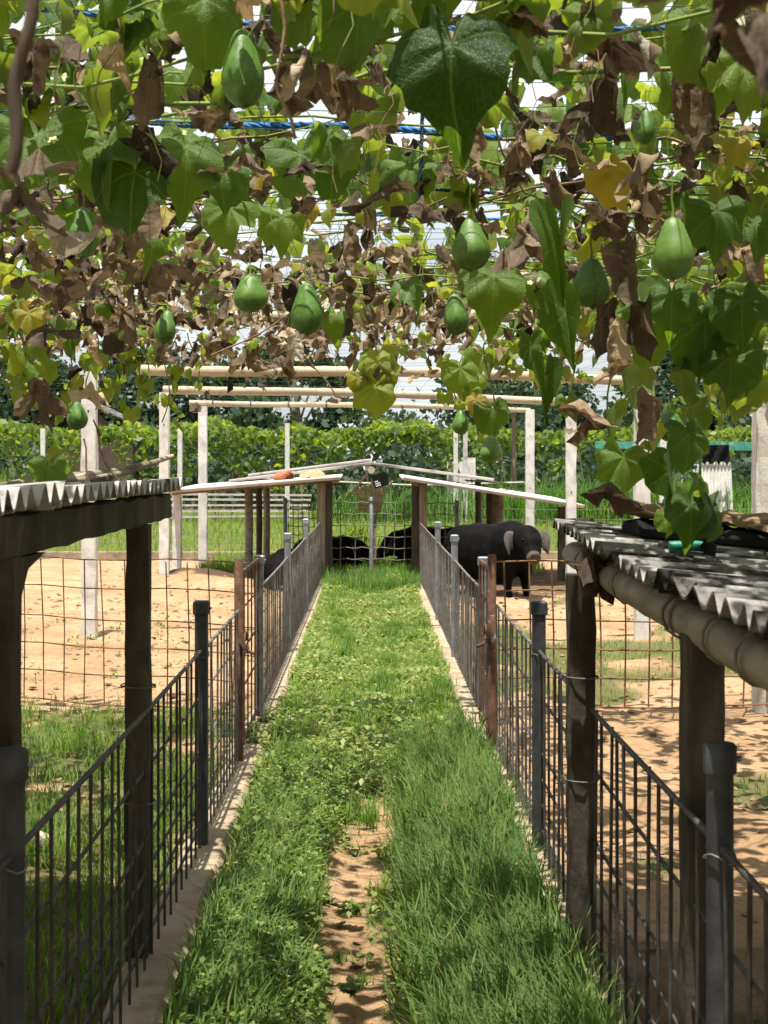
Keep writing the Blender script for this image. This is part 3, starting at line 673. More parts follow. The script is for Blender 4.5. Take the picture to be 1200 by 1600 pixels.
def rope(p0, p1, r, label, sag=.01, mat='rope', name='rope'):
    p0, p1 = Vector(p0), Vector(p1); L = (p1-p0).length; d = (p1-p0).normalized(); u = d.orthogonal().normalized(); w_ = d.cross(u); b = MB(); n = int(L/.016)
    for k in range(3):
        pts = []
        for i in range(n+1):
            t_ = i/n; a_ = 2*PI*(t_*L/.085)+k*2*PI/3
            pts.append(p0+(p1-p0)*t_+(u*math.cos(a_)+w_*math.sin(a_))*r*.55-Vector((0, 0, sag*4*t_*(1-t_)))+Vector((0, 0, .008*math.sin(t_*17))))
        b.tube(pts, r*.58, 5, cap=False)
    return tag(b.build(name, M[mat]), label, 'rope', 'blue ropes of the trellis')
rope(W(-60, 172, 4.3), W(1260, 224, 4.3), .0102, 'thick bright blue twisted rope across the leaves, the most visible one')
rope(W(-80, 14, 3.25), W(1290, 52, 3.25), .006, 'blue rope along the top of the picture among leaves')
rope(W(-60, 272, 5.2), W(1260, 306, 5.2), .006, 'dark blue rope below the bright one, behind hanging dry leaves', mat='navy')
rope(W(-60, 332, 6.1), W(1260, 338, 6.1), .006, 'thin blue rope deep in the canopy behind the pale grey dry leaf')
rope(W(662, 120, 4.28), W(656, 318, 4.28), .006, 'short navy rope hanging down beside the big green leaf', mat='navy', sag=-.02)
net = MB(); r_ = random.Random(3)
for y in np.concatenate([np.arange(1.2, 10, .2), np.arange(10.5, 25, .7)]):
    z = 2.5+r_.uniform(-.03, .03); pts = [(x, y+r_.gauss(0, .012), z+r_.gauss(0, .012)-.03*math.cos(x*1.2)) for x in np.linspace(-4.2, 4.2, 9)]
    net.tube(pts, 0.0013, 4, cap=False)
for x in np.arange(-4.2, 4.3, .3):
    pts = [(x+r_.gauss(0, .012), y, 2.5+r_.gauss(0, .012)-.03*math.cos(x*1.2)) for y in np.linspace(1, 24.5, 16)]
    net.tube(pts, .0014, 4, cap=False)
nt = net.build('trellis_net', M['string']); tag(nt, 'thin green string net stretched over the trellis above the path', 'net', kind='stuff')

# ------------------------------------------------------------------ chayote leaves
def outline(th):
    a_ = np.abs(((th+PI) % (2*PI))-PI)
    return np.interp(a_, [0, .12, .5, .95, 1.35, 1.8, 2.2, 2.7, 2.95, PI], [1.0, .9, .76, .86, .72, .80, .70, .62, .36, .12])
def green_leaf(seed, nt_, nr):
    r_ = np.random.default_rng(seed); th = np.linspace(-PI, PI, nt_, endpoint=False); rs = np.linspace(0, 1, nr+1)[1:]
    fold = r_.uniform(.1, .6); droop = r_.uniform(.25, 1.2); wv = r_.uniform(.05, .13); ph = r_.uniform(0, 6, 4); roll = r_.uniform(-.4, .4); folded = seed >= 10
    rag = 1+.05*np.sin(th*9+ph[2])+r_.normal(0, .03, nt_); asym = r_.uniform(-.12, .12)
    v = [(0, 0, 0)]
    for q_ in rs:
        for k, t_ in enumerate(th):
            rr = outline(np.array([t_]))[0]*q_*(1+(rag[k]-1)*q_)*(1+asym*math.sin(t_)); x = rr*math.sin(t_); y = rr*math.cos(t_)
            if folded: z = .95*abs(x)+.25*math.sin(y*3+ph[0])*abs(x)-droop*.3*max(y, 0)**2; x *= .34+.12*math.sin(y*4+ph[1])
            else: z = fold*abs(x)-droop*(max(y, 0)**2)*.6-.3*droop*x*x+wv*q_*math.sin(5*t_+ph[0])+wv*.6*q_*math.sin(9*t_+ph[1])+roll*x*y+.05*math.sin(y*6+ph[3])*q_-.22*q_**4*(1+math.sin(3*t_+ph[1]))
            v.append((x, y, z))
    f = [(0, 1+(j+1) % nt_, 1+j) for j in range(nt_)]
    for i in range(nr-1):
        for j in range(nt_):
            a_, b_ = 1+i*nt_+j, 1+i*nt_+(j+1) % nt_; f += [(a_, b_, b_+nt_), (a_, b_+nt_, a_+nt_)]
    v = np.array(v)*.66; return v, np.array(f)
def dry_leaf(seed, nt_, nr):
    """a withered blade hanging from its stalk: rolled half tube or draped umbrella, creased, rims curled and ragged"""
    r_ = np.random.default_rng(seed+100); th = np.linspace(-PI, PI, nt_, endpoint=False); rs = np.linspace(0, 1, nr+1)[1:]
    rolled = seed % 3 == 0; ph = r_.uniform(0, 6.3, 6); rc = r_.uniform(.24, .46); bend = r_.uniform(-.5, .5); drop = r_.uniform(.6, 1.05); nar = r_.uniform(.5, .82); k1 = r_.integers(2, 4)
    cd = r_.normal(0, 1, (6, 3)); cd /= np.linalg.norm(cd, axis=1)[:, None]; co = r_.uniform(-.35, .35, 6); ca = r_.uniform(.08, .24, 6)*np.array([1, 1, .8, .5, .4, .3])
    rag = 1+.12*np.sin(th*5+ph[0])+.07*np.sin(th*11+ph[1])+r_.normal(0, .04, nt_); v = [np.array((0, 0, .04))]
    for q_ in rs:
        for k, t_ in enumerate(th):
            rr = q_*(.35+.55*outline(np.array([t_]))[0])*(1+(rag[k]-1)*q_*q_); x = rr*math.sin(t_); y = rr*math.cos(t_)
            if rolled:
                rcl = rc*(1+.5*math.sin(y*2.5+ph[1])); a_ = x/rcl*.8; p = np.array((rcl*math.sin(a_), -rcl*(1-math.cos(a_))+bend*y*y*.5, -(y+.12)*.95))
            else:
                fd = .5*math.sin(k1*t_+ph[2])+.25*math.sin(5*t_+ph[3]); ho = nar*rr**.8*(1+fd*q_)
                p = np.array((ho*math.sin(t_), ho*math.cos(t_)*.8, -drop*rr**1.3*(1+.3*math.sin(t_+ph[4]))))
                if q_ > .65: p[2] += .5*(q_-.65)*(1+math.sin(2*t_+ph[1])); p[:2] *= 1+.6*(q_-.65)
            v.append(p)
    v = np.array(v); c = v.mean(0)
    for k in range(6):     # creases: fold the surface about random planes
        d_ = (v-c) @ cd[k]-co[k]*.6; ax = np.roll(cd[k], 1); ax = ax-cd[k]*(ax @ cd[k]); ax /= np.linalg.norm(ax)
        v += np.sqrt(d_*d_+.006)[:, None]*ax*ca[k]-np.where(d_ > 0, d_, 0)[:, None]*cd[k]*ca[k]*.5
    w = np.sin(v*15+ph[:3])*.03+np.sin(v[:, [1, 2, 0]]*29+ph[3:])*.016; v += w; v -= v[0]
    f = [(0, 1+(j+1) % nt_, 1+j) for j in range(nt_)]
    for i in range(nr-1):
        for j in range(nt_):
            a_, b_ = 1+i*nt_+j, 1+i*nt_+(j+1) % nt_; f += [(a_, b_, b_+nt_), (a_, b_+nt_, a_+nt_)]
    ext = (v.max(0)-v.min(0)).max(); return v/ext, np.array(f)
def leaf_mesh(name, vf, mat, flat):
    v, f = vf; me = big_mesh(name, v, f, mat, smooth=True)
    uv = me.uv_layers.new(name='UVMap'); li = np.empty(len(me.loops), np.int32); me.loops.foreach_get('vertex_index', li)
    if flat is not None: u2 = flat[li]
    else: u2 = v[li][:, :2]+.5
    uv.data.foreach_set('uv', u2.astype(np.float32).ravel()); return me
def flat_uv(nt_, nr):
    u = [(.5, .5)]
    for q_ in np.linspace(0, 1, nr+1)[1:]:
        for t_ in np.linspace(-PI, PI, nt_, endpoint=False): u.append((.5+.5*q_*math.sin(t_), .5+.5*q_*math.cos(t_)))
    return np.array(u)
GV = [leaf_mesh('leaf', green_leaf(s_, 36, 5), M['leaf'], flat_uv(36, 5)) for s_ in range(14)]
DV = [leaf_mesh('dry_leaf', dry_leaf(s_, 26, 10), M['dry'], flat_uv(26, 10)) for s_ in range(14)]
GL = [green_leaf(s_, 14, 3) for s_ in range(14)]
DL = [dry_leaf(s_, 13, 5) for s_ in range(14)]

LEAVES = []    # (kind, variant, matrix 4x4, tint, apparent size, forced)
def add_leaf(kind, pos, size, tint, yaw=None, pitch=None, roll=None, force=False, var=None):
    """green: pitch 0 lies flat, -90 hangs tip down; yaw 0 faces away from the viewer's side"""
    if kind == 'g':
        yaw = random.uniform(0, 2*PI) if yaw is None else yaw; pitch = random.gauss(R(-38), R(24)) if pitch is None else pitch; roll = random.gauss(0, R(22)) if roll is None else roll
        m = Matrix.Translation(pos) @ Matrix.Rotation(yaw, 4, 'Z') @ Matrix.Rotation(pitch, 4, 'X') @ Matrix.Rotation(roll, 4, 'Y') @ Matrix.Scale(size, 4)
        var = random.randrange(len(GV)) if var is None else var
    else:
        yaw = random.uniform(0, 2*PI) if yaw is None else yaw; pitch = random.gauss(0, R(22)) if pitch is None else pitch; roll = random.gauss(0, R(22)) if roll is None else roll
        m = Matrix.Translation(pos) @ Matrix.Rotation(pitch, 4, 'X') @ Matrix.Rotation(roll, 4, 'Y') @ Matrix.Rotation(yaw, 4, 'Z') @ Matrix.Scale(size, 4)
        var = random.randrange(len(DV)) if var is None else var
    p = Vector(pos); d = max(p.y, .3); px = 578+2400*p.x/d; py = 732-2400*(p.z-EYE)/d
    inview = (-40 < px < 1240) and (-60 < py < 1640) and p.y > .5
    app = (size/d if inview else 0)+(10 if force else 0)
    LEAVES.append((kind, var, m, tint, app))

# the canopy over the trellis; nothing random grows right in front of the fruits and the bright rope
CLEAR = [(377, 105, 48, 75, 2.9), (131, 350, 40, 45, 3.9), (391, 457, 38, 42, 5), (478, 480, 34, 48, 4.3), (735, 380, 40, 55, 3.7), (709, 490, 30, 42, 4.9), (1051, 388, 42, 60, 3.2), (924, 440, 36, 45, 4), (262, 510, 28, 34, 5.6), (1009, 196, 24, 36, 3.5)]
def clear_of(x, y, z):
    px, py = 578+2400*x/y, 732-2400*(z-EYE)/y
    for cx, cy, rx, ry, d in CLEAR:
        if y < d+.1 and abs(px-cx) < rx+110/y and -ry-20 < py-cy < ry+230/y: return False
    if y < 4.25 and 230 < px < 930 and abs(py-8-(185+.04*(px-240))) < 14+90/y and random.random() < .85: return False
    if y < 3.2 and px < 300 and py < 60 and random.random() < .7: return False
    return True
stem_pts = []
def canopy(n, y0, y1, dens_fn):
    k = 0
    while k < n:
        y = random.uniform(y0, y1); x = random.uniform(-4.6, 4.6)
        if random.random() > dens_fn(x, y): continue
        k += 1; yield x, y
def dens(x, y):
    d = 1.0 if y < 8 else max(.4, 1-(y-8)*.3)
    cl = float(fbm(np.array([x*1.6+5]), np.array([y*1.6]), 41)[0])
    if cl < .36: d *= .3
    if abs(x) < .85 and y > 7.4: d *= .7
    elif abs(x) < .75 and y > 2.6: d *= .72
    return d
for x, y in canopy(6200, 1.4, 10.0, dens):
    cl = float(fbm(np.array([x*.9]), np.array([y*.9]), 43)[0])
    pd = .40+.22*(1 if (5 < y and x < .35) else 0)-.2*(1 if x > 1.2 and y > 6 else 0)+.5*(cl-.5)
    low = abs(random.gauss(0, .10+.014*y))
    if not clear_of(x, y, 2.54-low): continue
    if random.random() < pd:
        add_leaf('d', (x, y, 2.54-low), random.uniform(.07, .135), min(.96, max(.02, random.gauss(.40, .25))))
    else:
        tnt = min(.8, max(.05, random.gauss(.52, .17)))
        if random.random() < .035: tnt = random.uniform(.84, 1)
        add_leaf('g', (x, y, 2.58-low*.9+random.uniform(0, .12)), random.uniform(.07, .165), tnt)
# a thin top layer of young leaves away from the path
for i in range(1100):
    y = random.uniform(4.5, 10); x = random.choice((-1, 1))*random.uniform(.7, 4.4)
    add_leaf('g', (x, y, random.uniform(2.52, 2.74)), random.uniform(.07, .13), min(.82, max(.3, random.gauss(.66, .1))))
# unseen vine leaves added overhead, behind and beside to shade the near posts
for i in range(8500):
    x, y = random.uniform(-9, 9), random.uniform(-9, 7.5)
    if y > 1.5 and abs(x) < 4.6: continue
    add_leaf('g' if random.random() < .7 else 'd', (x, y, 2.58-abs(random.gauss(0, .12))), random.uniform(.14, .24), min(.8, max(.05, random.gauss(.45, .17))))
# hanging strands with leaves, left and right curtains and the middle
STR = []
def strand(px, y0, y1, d, n, size, pdry=.15, wob=.03, bright=.5):
    a_ = W(px, y0, d); b_ = W(px+random.uniform(-12, 12), y1, d); pts = []
    for i in range(9):
        t_ = i/8; pts.append(a_+(b_-a_)*t_+Vector((wob*math.sin(t_*5+px), wob*math.cos(t_*4+px), 0)))
    STR.append((pts, .0035 if d < 5 else .004))
    for i in range(n):
        t_ = (i+.5)/n; p = a_+(b_-a_)*t_; off = Vector((random.uniform(-1, 1)*size*.7, random.uniform(-1, 1)*size*.7, 0))
        s_ = size*random.uniform(.7, 1.15)*(1-.3*t_)
        if random.random() < pdry: add_leaf('d', p+off*.6, s_*.75, random.uniform(.3, .85), force=False)
        else: add_leaf('g', p+off, s_, min(.8, max(.1, random.gauss(bright, .14))), pitch=random.gauss(R(-62), R(18)))
for px, y0, y1, d, n, s_, pdry in (
    (1085, 430, 840, 4.3, 7, .15, 0), (1130, 430, 640, 4.6, 9, .17, .05), (1175, 400, 620, 4.4, 9, .17, .05), (1060, 470, 600, 5.2, 6, .15, .1), (1100, 480, 650, 6, 8, .15, 0), (1160, 520, 650, 5.6, 8, .15, .05),
    (905, 440, 640, 6.5, 8, .13, .2), (955, 450, 640, 6.2, 7, .13, .1), (1010, 470, 720, 5.4, 7, .13, .1), (870, 440, 560, 6.0, 6, .13, .1), (985, 560, 760, 5.0, 5, .12, .1), (830, 470, 580, 8, 7, .14, .1),
    (585, 530, 655, 9.0, 7, .15, .15), (570, 520, 600, 9.4, 5, .13, .1), (718, 540, 640, 8.2, 7, .14, 0), (765, 540, 690, 7.6, 7, .13, .05), (680, 520, 580, 9.5, 5, .13, .2), (640, 510, 560, 10, 4, .12, .2), (800, 500, 590, 9, 6, .13, .1),
    (20, 470, 620, 6.8, 8, .15, .1), (60, 500, 655, 7.2, 8, .15, .2), (100, 520, 650, 7.6, 8, .15, .1), (145, 520, 620, 8, 8, .15, .1), (185, 530, 640, 8.4, 8, .15, .05), (225, 520, 650, 8.8, 9, .15, .05), (262, 530, 660, 9, 8, .14, .05), (300, 520, 610, 9.6, 5, .12, .2), (40, 430, 560, 5.6, 7, .15, .3), (75, 700, 745, 5.4, 2, .11, 0)):
    strand(px, y0, y1, d, n, s_, pdry, bright=.58)
# leaves the photograph shows large
def G(px, py, wpx, d, tint, yaw=0, pitch=-60, roll=0, var=None):
    if py < 480 and wpx < 175 and (var or 0) < 10: wpx *= .84
    add_leaf('g', W(px, py, d), wpx*d/2400, tint, R(yaw), R(pitch), R(roll), True, var)
def D(px, py, hpx, d, tint, yaw=None, var=None, pitch=0, roll=0): add_leaf('d', W(px, py, d), hpx*d/2400, tint, None if yaw is None else R(yaw), R(pitch), R(roll), True, var)
G(705, 70, 200, 2.55, .0, 175, -72, 5, 1); G(835, 85, 120, 2.9, .3, 150, -35, 20, 2); G(815, 45, 90, 2.9, .35, 200, -50, 0, 3)
G(640, -10, 150, 2.7, .55, 180, -60, 10, 4); G(560, 10, 160, 2.9, .45, 190, -65, -10, 5); G(480, 5, 130, 3.0, .5, 170, -60, 0, 6); G(320, 0, 160, 2.9, .5, 185, -65, 0, 7); G(250, 20, 130, 3.1, .6, 170, -60, 0, 2)
G(60, 210, 170, 3.6, .45, 190, -50, 0, 0); G(165, 230, 150, 3.7, .5, 170, -50, 10, 3); G(210, 270, 150, 3.7, .1, 180, -60, -10, 5); G(290, 230, 150, 3.8, .45, 200, -60, 0, 1); G(350, 260, 120, 4, .4, 170, -65, 0, 4)
G(470, 240, 130, 4, .4, 180, -60, 10, 6); G(520, 235, 120, 4.1, .25, 190, -70, 0, 7); G(640, 260, 110, 4.3, .5, 180, -60, 0, 2); G(360, 325, 110, 4.6, .55, 170, -65, 0, 3); G(440, 340, 90, 4.8, .55, 190, -60, 0, 8)
G(1100, 40, 150, 3.2, .6, 180, -60, 0, 5); G(1090, 120, 140, 3.4, .6, 190, -55, 0, 2); G(1160, 90, 160, 3.1, .62, 170, -60, 0, 4); G(1120, 330, 117, 3.7, .3, 180, -65, 0, 8); G(1180, 350, 109, 3.8, .35, 190, -60, 0, 9); G(1050, 460, 101, 4.1, .35, 175, -70, 0, 1); G(1100, 500, 117, 4.2, .3, 190, -65, 0, 5); G(1160, 470, 117, 4.1, .3, 170, -65, 0, 3); G(1140, 560, 101, 4.2, .35, 180, -70, 0, 4)
G(770, 430, 130, 4.5, .5, 185, -60, 0, 1); G(830, 540, 70, 5, .25, 160, -75, 40, 4); G(1015, 490, 110, 4.4, .5, 180, -65, 0, 7)
G(875, 370, 165, 3.5, .33, 190, -82, 25, 10); G(885, 490, 150, 3.6, .33, 200, -75, 35, 11); G(852, 590, 105, 3.9, .22, 185, -85, 5, 12)
G(1080, 790, 85, 3.9, .22, 185, -65, 0, 1); G(1050, 735, 95, 3.95, .2, 160, -80, 20, 13); G(1112, 795, 80, 3.9, .25, 215, -70, -20, 6); G(1075, 680, 80, 4.0, .35, 200, -70, 0, 5); G(975, 715, 80, 4.6, .5, 180, -70, 0, 2); G(74, 730, 60, 4.6, .45, 180, -80, 0, 8)
G(590, 565, 60, 8, .75, 180, -75, 0, 1); G(585, 605, 70, 8, .72, 185, -70, 10, 2); G(605, 580, 40, 8, .82, 170, -70, 0, 4); G(560, 590, 36, 8, .86, 190, -70, 0, 6); G(720, 575, 60, 7.6, .6, 180, -70, 0, 3); G(745, 625, 36, 7.4, .97, 180, -70, 0, 1); G(770, 640, 60, 7.4, .4, 180, -70, 0, 5)
G(45, 490, 50, 5.4, .9, 180, -65, 0, 2); G(1150, 215, 90, 3.6, .9, 190, -30, 0, 3); G(845, 210, 60, 3.9, .9, 170, -35, 0, 6)
for px, py, h_, d, t_ in ((190, 55, 140, 3.0, .8), (235, 120, 110, 3.05, .42), (80, 70, 120, 3.1, .3), (315, 180, 90, 3.6, .45), (385, 245, 80, 3.7, .45), (320, 265, 50, 3.8, .4), (205, 325, 120, 4.2, .55), (165, 340, 90, 4.4, .6), (60, 240, 110, 2.6, .3), (30, 300, 130, 2.5, .35), (110, 370, 130, 3.2, .98),
    (480, 85, 120, 3.2, .45), (455, 20, 110, 3.1, .35), (410, 30, 90, 3.2, .2), (580, 60, 110, 3.3, .35), (540, 115, 100, 3.4, .3), (620, 280, 110, 3.9, .42), (660, 310, 80, 4, .35), (580, 200, 70, 3.8, .55), (735, 205, 75, 4.0, .62), (745, 255, 75, 4.0, .55), (815, 220, 95, 3.9, .6), (810, 260, 90, 3.9, .4), (880, 235, 100, 3.9, .45), (935, 130, 110, 3.3, .3), (890, 25, 130, 3.1, .2), (960, 60, 110, 3.2, .25), (1060, 110, 140, 3.3, .5), (1085, 150, 120, 3.35, .4), (1000, 245, 90, 3.8, .58), (1010, 290, 90, 3.9, .5), (960, 330, 90, 4, .4),
    (935, 340, 110, 3.9, .35), (820, 350, 110, 4.1, .4), (990, 410, 110, 3.8, .38), (1010, 500, 100, 3.9, .38), (940, 500, 90, 3.9, .3), (950, 535, 95, 3.85, .85), (960, 575, 70, 3.85, .7), (905, 630, 95, 3.9, .62), (915, 660, 70, 3.9, .5), (997, 640, 85, 3.9, .5), (950, 760, 105, 3.9, .32), (925, 870, 80, 4.45, .1), (945, 895, 75, 4.5, .12), (910, 885, 80, 4.5, .15),
    (60, 595, 80, 5.2, .45), (68, 640, 70, 5.2, .4), (142, 600, 70, 5.4, .82), (85, 450, 90, 4.8, .35), (75, 520, 90, 4.8, .3), (180, 400, 80, 5, .5), (210, 480, 90, 5.2, .45), (235, 400, 90, 5, .55), (1140, 380, 70, 4.2, .6), (1190, 400, 70, 4.2, .65), (540, 380, 70, 5, .62), (440, 560, 60, 8.2, .4), (390, 540, 60, 8.2, .5), (340, 530, 60, 8.4, .55), (500, 530, 60, 8.6, .55), (1165, -70, 230, 1.25, .22), (1215, 40, 260, 1.2, .3), (1100, -90, 170, 1.3, .15)):
    D(px, py-h_*.08, h_*1.12, d, t_)
for i in range(560):
    y = random.uniform(2.6, 5.4); x = random.uniform(-.30, .32)*y; z = random.uniform(2.38, 2.66)
    if clear_of(x, y, z):
        if random.random() < .4: add_leaf('d', (x, y, z), random.uniform(.05, .10), min(.9, max(.05, random.gauss(.42, .2))))
        else: add_leaf('g', (x, y, z), random.uniform(.06, .12), min(.8, max(.1, random.gauss(.55, .16))))
for i in range(90):
    y = random.uniform(2.9, 5.2); x = random.uniform(-.27, .29)*y; z = random.uniform(2.3, 2.54)
    if clear_of(x, y, z): add_leaf('d', (x, y, z), random.uniform(.09, .16), min(.9, max(.05, random.gauss(.42, .2))))
# masses of small dry leaves, left-centre of the canopy
for i in range(420):
    y = random.uniform(5.6, 10); x = random.gauss(-.6, .8); add_leaf('d', (x, y, 2.48-abs(random.gauss(0, .16))), random.uniform(.065, .11), min(.95, max(.05, random.gauss(.52, .18))))
for i in range(110):
    y = random.uniform(6, 10); x = random.uniform(-1.6, 1.6); add_leaf('d', (x, y, 2.4-abs(random.gauss(0, .1))), random.uniform(.07, .12), min(.9, max(.05, random.gauss(.5, .18))))

VINE = thing('chayote_vine', 'chayote vine of green and withered leaves spreading over the trellis roof', 'vine', (0, 6, 2.5))
LIM = 296
for kind, vars_, lows, nm, mass_mat, mass_nm in (('g', GV, GL, 'leaf', M['leaf_mass'], 'leaf_mass'), ('d', DV, DL, 'dry_leaf', M['dry_mass'], 'dry_leaf_mass')):
    ls = sorted([l for l in LEAVES if l[0] == kind], key=lambda l: -l[4])
    for l in ls[:LIM]:
        o = link(nm, vars_[l[1]], VINE, matrix=l[2]); o['tint'] = float(l[3])
    vs_, fs_, ts_ = [], [], []; off = 0
    for l in ls[LIM:]:
        v, f = lows[l[1]]; m = np.array(l[2]); vs_.append(v @ m[:3, :3].T+m[:3, 3]); fs_.append(f+off); off += len(v); ts_.append(np.full(len(f), l[3]))
    o = link(mass_nm, big_mesh(mass_nm, np.concatenate(vs_), np.concatenate(fs_), mass_mat, np.concatenate(ts_), smooth=True), VINE); o['kind'] = 'stuff'
# stems: runners on the net, petioles, hanging strands, tendrils
sm = MB(); dsm = MB(); r_ = random.Random(11)
for pts, r in STR: sm.tube(pts, r, 5, cap=False)
for i in range(120):
    y = r_.uniform(2.2, 9.5); x = r_.uniform(-3, 2); z = 2.5-abs(r_.gauss(0, .06)); pts = []; an = r_.gauss(0, .5)
    for k in range(12):
        pts.append((x, y, z)); an += r_.gauss(0, .22); x += .16*math.cos(an); y += .16*math.sin(an); z = min(2.56, max(2.28, z+r_.gauss(0, .022)))
    (sm if r_.random() < .75 else dsm).tube(pts, r_.uniform(.0022, .0055), 5, cap=False)
for i in range(420):   # thin petioles and tendrils
    y = r_.uniform(2.6, 8); x = r_.uniform(-.4*y, .4*y); z = 2.5; L = r_.uniform(.06, .28); a_ = r_.uniform(0, 6.3)
    pts = [(x+.05*math.sin(a_)*t_+.015*math.sin(t_*9+a_), y+.05*math.cos(a_)*t_, z-L*t_) for t_ in np.linspace(0, 1, 7)]
    (sm if r_.random() < .45 else dsm).tube(pts, r_.uniform(.0009, .0018), 4, cap=False)
for px0, py0, px1, py1, d in ((430, -10, 450, 225, 2.7), (395, 430, 520, 620, 6.5), (330, 560, 540, 440, 6.0), (170, 830, 125, 690, 4.7), (205, 790, 140, 660, 5.0)):
    a_, b_ = W(px0, py0, d), W(px1, py1, d)
    dsm.tube([a_+(b_-a_)*t_+Vector((.012*math.sin(t_*8), 0, .012*math.cos(t_*7))) for t_ in np.linspace(0, 1, 10)], .0032 if d > 2 else .006, 6)
MB().tube([W(48-5*t_*t_-30*t_, -30+300*t_, 1.3)+Vector((.004*math.sin(t_*9), 0, 0)) for t_ in np.linspace(0, 1, 12)], [.006]*12, 7).build('dry_tendril', M['dark_wood'], VINE)
o = sm.build('green_stem', M['stem'], VINE); o['kind'] = 'stuff'
o = dsm.build('dry_stem', M['dry_stem'], VINE); o['kind'] = 'stuff'
# small pale flowers
fl = MB()
for i in range(60):
    y = r_.uniform(3, 7); x = r_.uniform(-.35*y, .35*y); c = Vector((x, y, 2.5-abs(r_.gauss(0, .12))))
    for k in range(5):
        a_ = k*1.2566; d1 = Vector((math.cos(a_), math.sin(a_)*.6, math.sin(a_)*.8))*.014; d2 = Vector((math.cos(a_+.5), math.sin(a_+.5)*.6, math.sin(a_+.5)*.8))*.009; d3 = Vector((math.cos(a_-.5), math.sin(a_-.5)*.6, math.sin(a_-.5)*.8))*.009
        fl.add([c, c+d3, c+d1, c+d2], [(0, 1, 2, 3)])
M['flower'] = solid('pale_flower', [(.3, (.5, .55, .2)), (.7, (.7, .72, .35))], 20, bump=0)
o = fl.build('flower', M['flower'], VINE); o['kind'] = 'stuff'

# ------------------------------------------------------------------ chayote fruits
def fruit_mesh(seed):
    r_ = random.Random(seed); n, k = 24, 18; v = []; f = []; ph = r_.uniform(0, 6)
    sl_ = r_.uniform(.36, .5)
    for i in range(k+1):
        t_ = i/k; z = -t_
        if t_ > .64: prof = math.sqrt(max(0, 1-((t_-.64)/.36)**2))
        else:
            q_ = t_/.64; sm_ = q_*q_*(3-2*q_); prof = (sl_+(1-sl_)*sm_)*math.sqrt(max(0, 1-(1-min(1, t_/.2))**2))
        for j in range(n):
            a_ = 2*PI*j/n; g = 1+.05*math.cos(5*a_+ph)*(t_*1.1)+.02*math.sin(3*a_+7*t_+ph)+.015*math.sin(8*a_-5*t_)-.0*a_
            if t_ > .85: g *= 1-.30*(t_-.85)/.15*max(0, math.cos(2*a_+ph))**3
            rr = .30*prof*g; v.append((rr*math.cos(a_), rr*math.sin(a_)*.88, z+.02*math.cos(a_+ph)*t_+ (.05*max(0, (t_-.9)/.1)*max(0, abs(math.cos(a_+ph/2))<.35))))
    for i in range(k):
        for j in range(n): f.append((i*n+j, (i+1)*n+j, (i+1)*n+(j+1) % n, i*n+(j+1) % n))
    f.append(tuple(range(n))); f.append(tuple(range(k*n+n-1, k*n-1, -1)))
    return MB().add(v, f, True).mesh('flesh', M['fruit'])
FM = [fruit_mesh(s_) for s_ in range(5)]
STALK = MB().tube([(0, 0, -.03), (.01, 0, .15), (-.02, .01, .34), (0, 0, .7)], [.035, .026, .022, .018], 7).mesh('stalk', M['stem'])
for i, (px, py, hp, wp, d, l) in enumerate((
    (377, 43, 126, 72, 2.9, 'largest deep green chayote, hanging top left just above the bright blue rope'), (131, 322, 82, 52, 3.9, 'chayote half hidden behind the pale grey withered leaf on the left'), (391, 427, 62, 54, 5.0, 'plump round dark chayote among dead leaves left of the centre'),
    (478, 440, 84, 50, 4.3, 'dark shaded chayote to the right of the plump round one'), (735, 338, 86, 58, 3.7, 'bright ribbed chayote hanging alone right of centre, below a dead leaf'), (709, 458, 66, 38, 4.9, 'slender chayote below and left of the bright ribbed one'),
    (1051, 338, 100, 60, 3.2, 'long bright green chayote on the right with a sunlit flank'), (924, 402, 80, 58, 4.0, 'dark chayote tucked behind a green stem left of the long right one'), (262, 484, 54, 36, 5.6, 'pale speckled chayote among withered leaves on the left'),
    (119, 624, 48, 32, 5.8, 'small chayote beside the leftmost white trellis post'), (720, 640, 40, 28, 7.6, 'small chayote with a cleft tip hanging under yellow-green leaves'), (768, 680, 44, 38, 7.0, 'round chayote lowest in the middle, in front of the hedge'),
    (1046, 640, 52, 42, 5.6, 'round chayote hanging at the right in front of the dark trees'), (1009, 170, 56, 30, 3.5, 'young pale narrow chayote near the blue rope at upper right'), (1092, 610, 26, 22, 6.2, 'tiny young chayote on a stem at the far right'))):
    p = W(px, py, d); sc = hp*d/2400; t = thing('chayote', l, 'chayote', p, 'chayote fruits hanging from the vine')
    wx = (wp/hp)/.58
    m = Matrix.Translation(p) @ Matrix.Rotation(random.gauss(0, .06), 4, 'Y') @ Matrix.Rotation(random.uniform(0, 6.3), 4, 'Z') @ Matrix.Diagonal((sc*wx, sc*wx, sc, 1))
    link('flesh', FM[i % 5], t, matrix=m)
    link('stalk', STALK, t, matrix=Matrix.Translation(p) @ Matrix.Scale(min(sc, .13)*.8, 4))

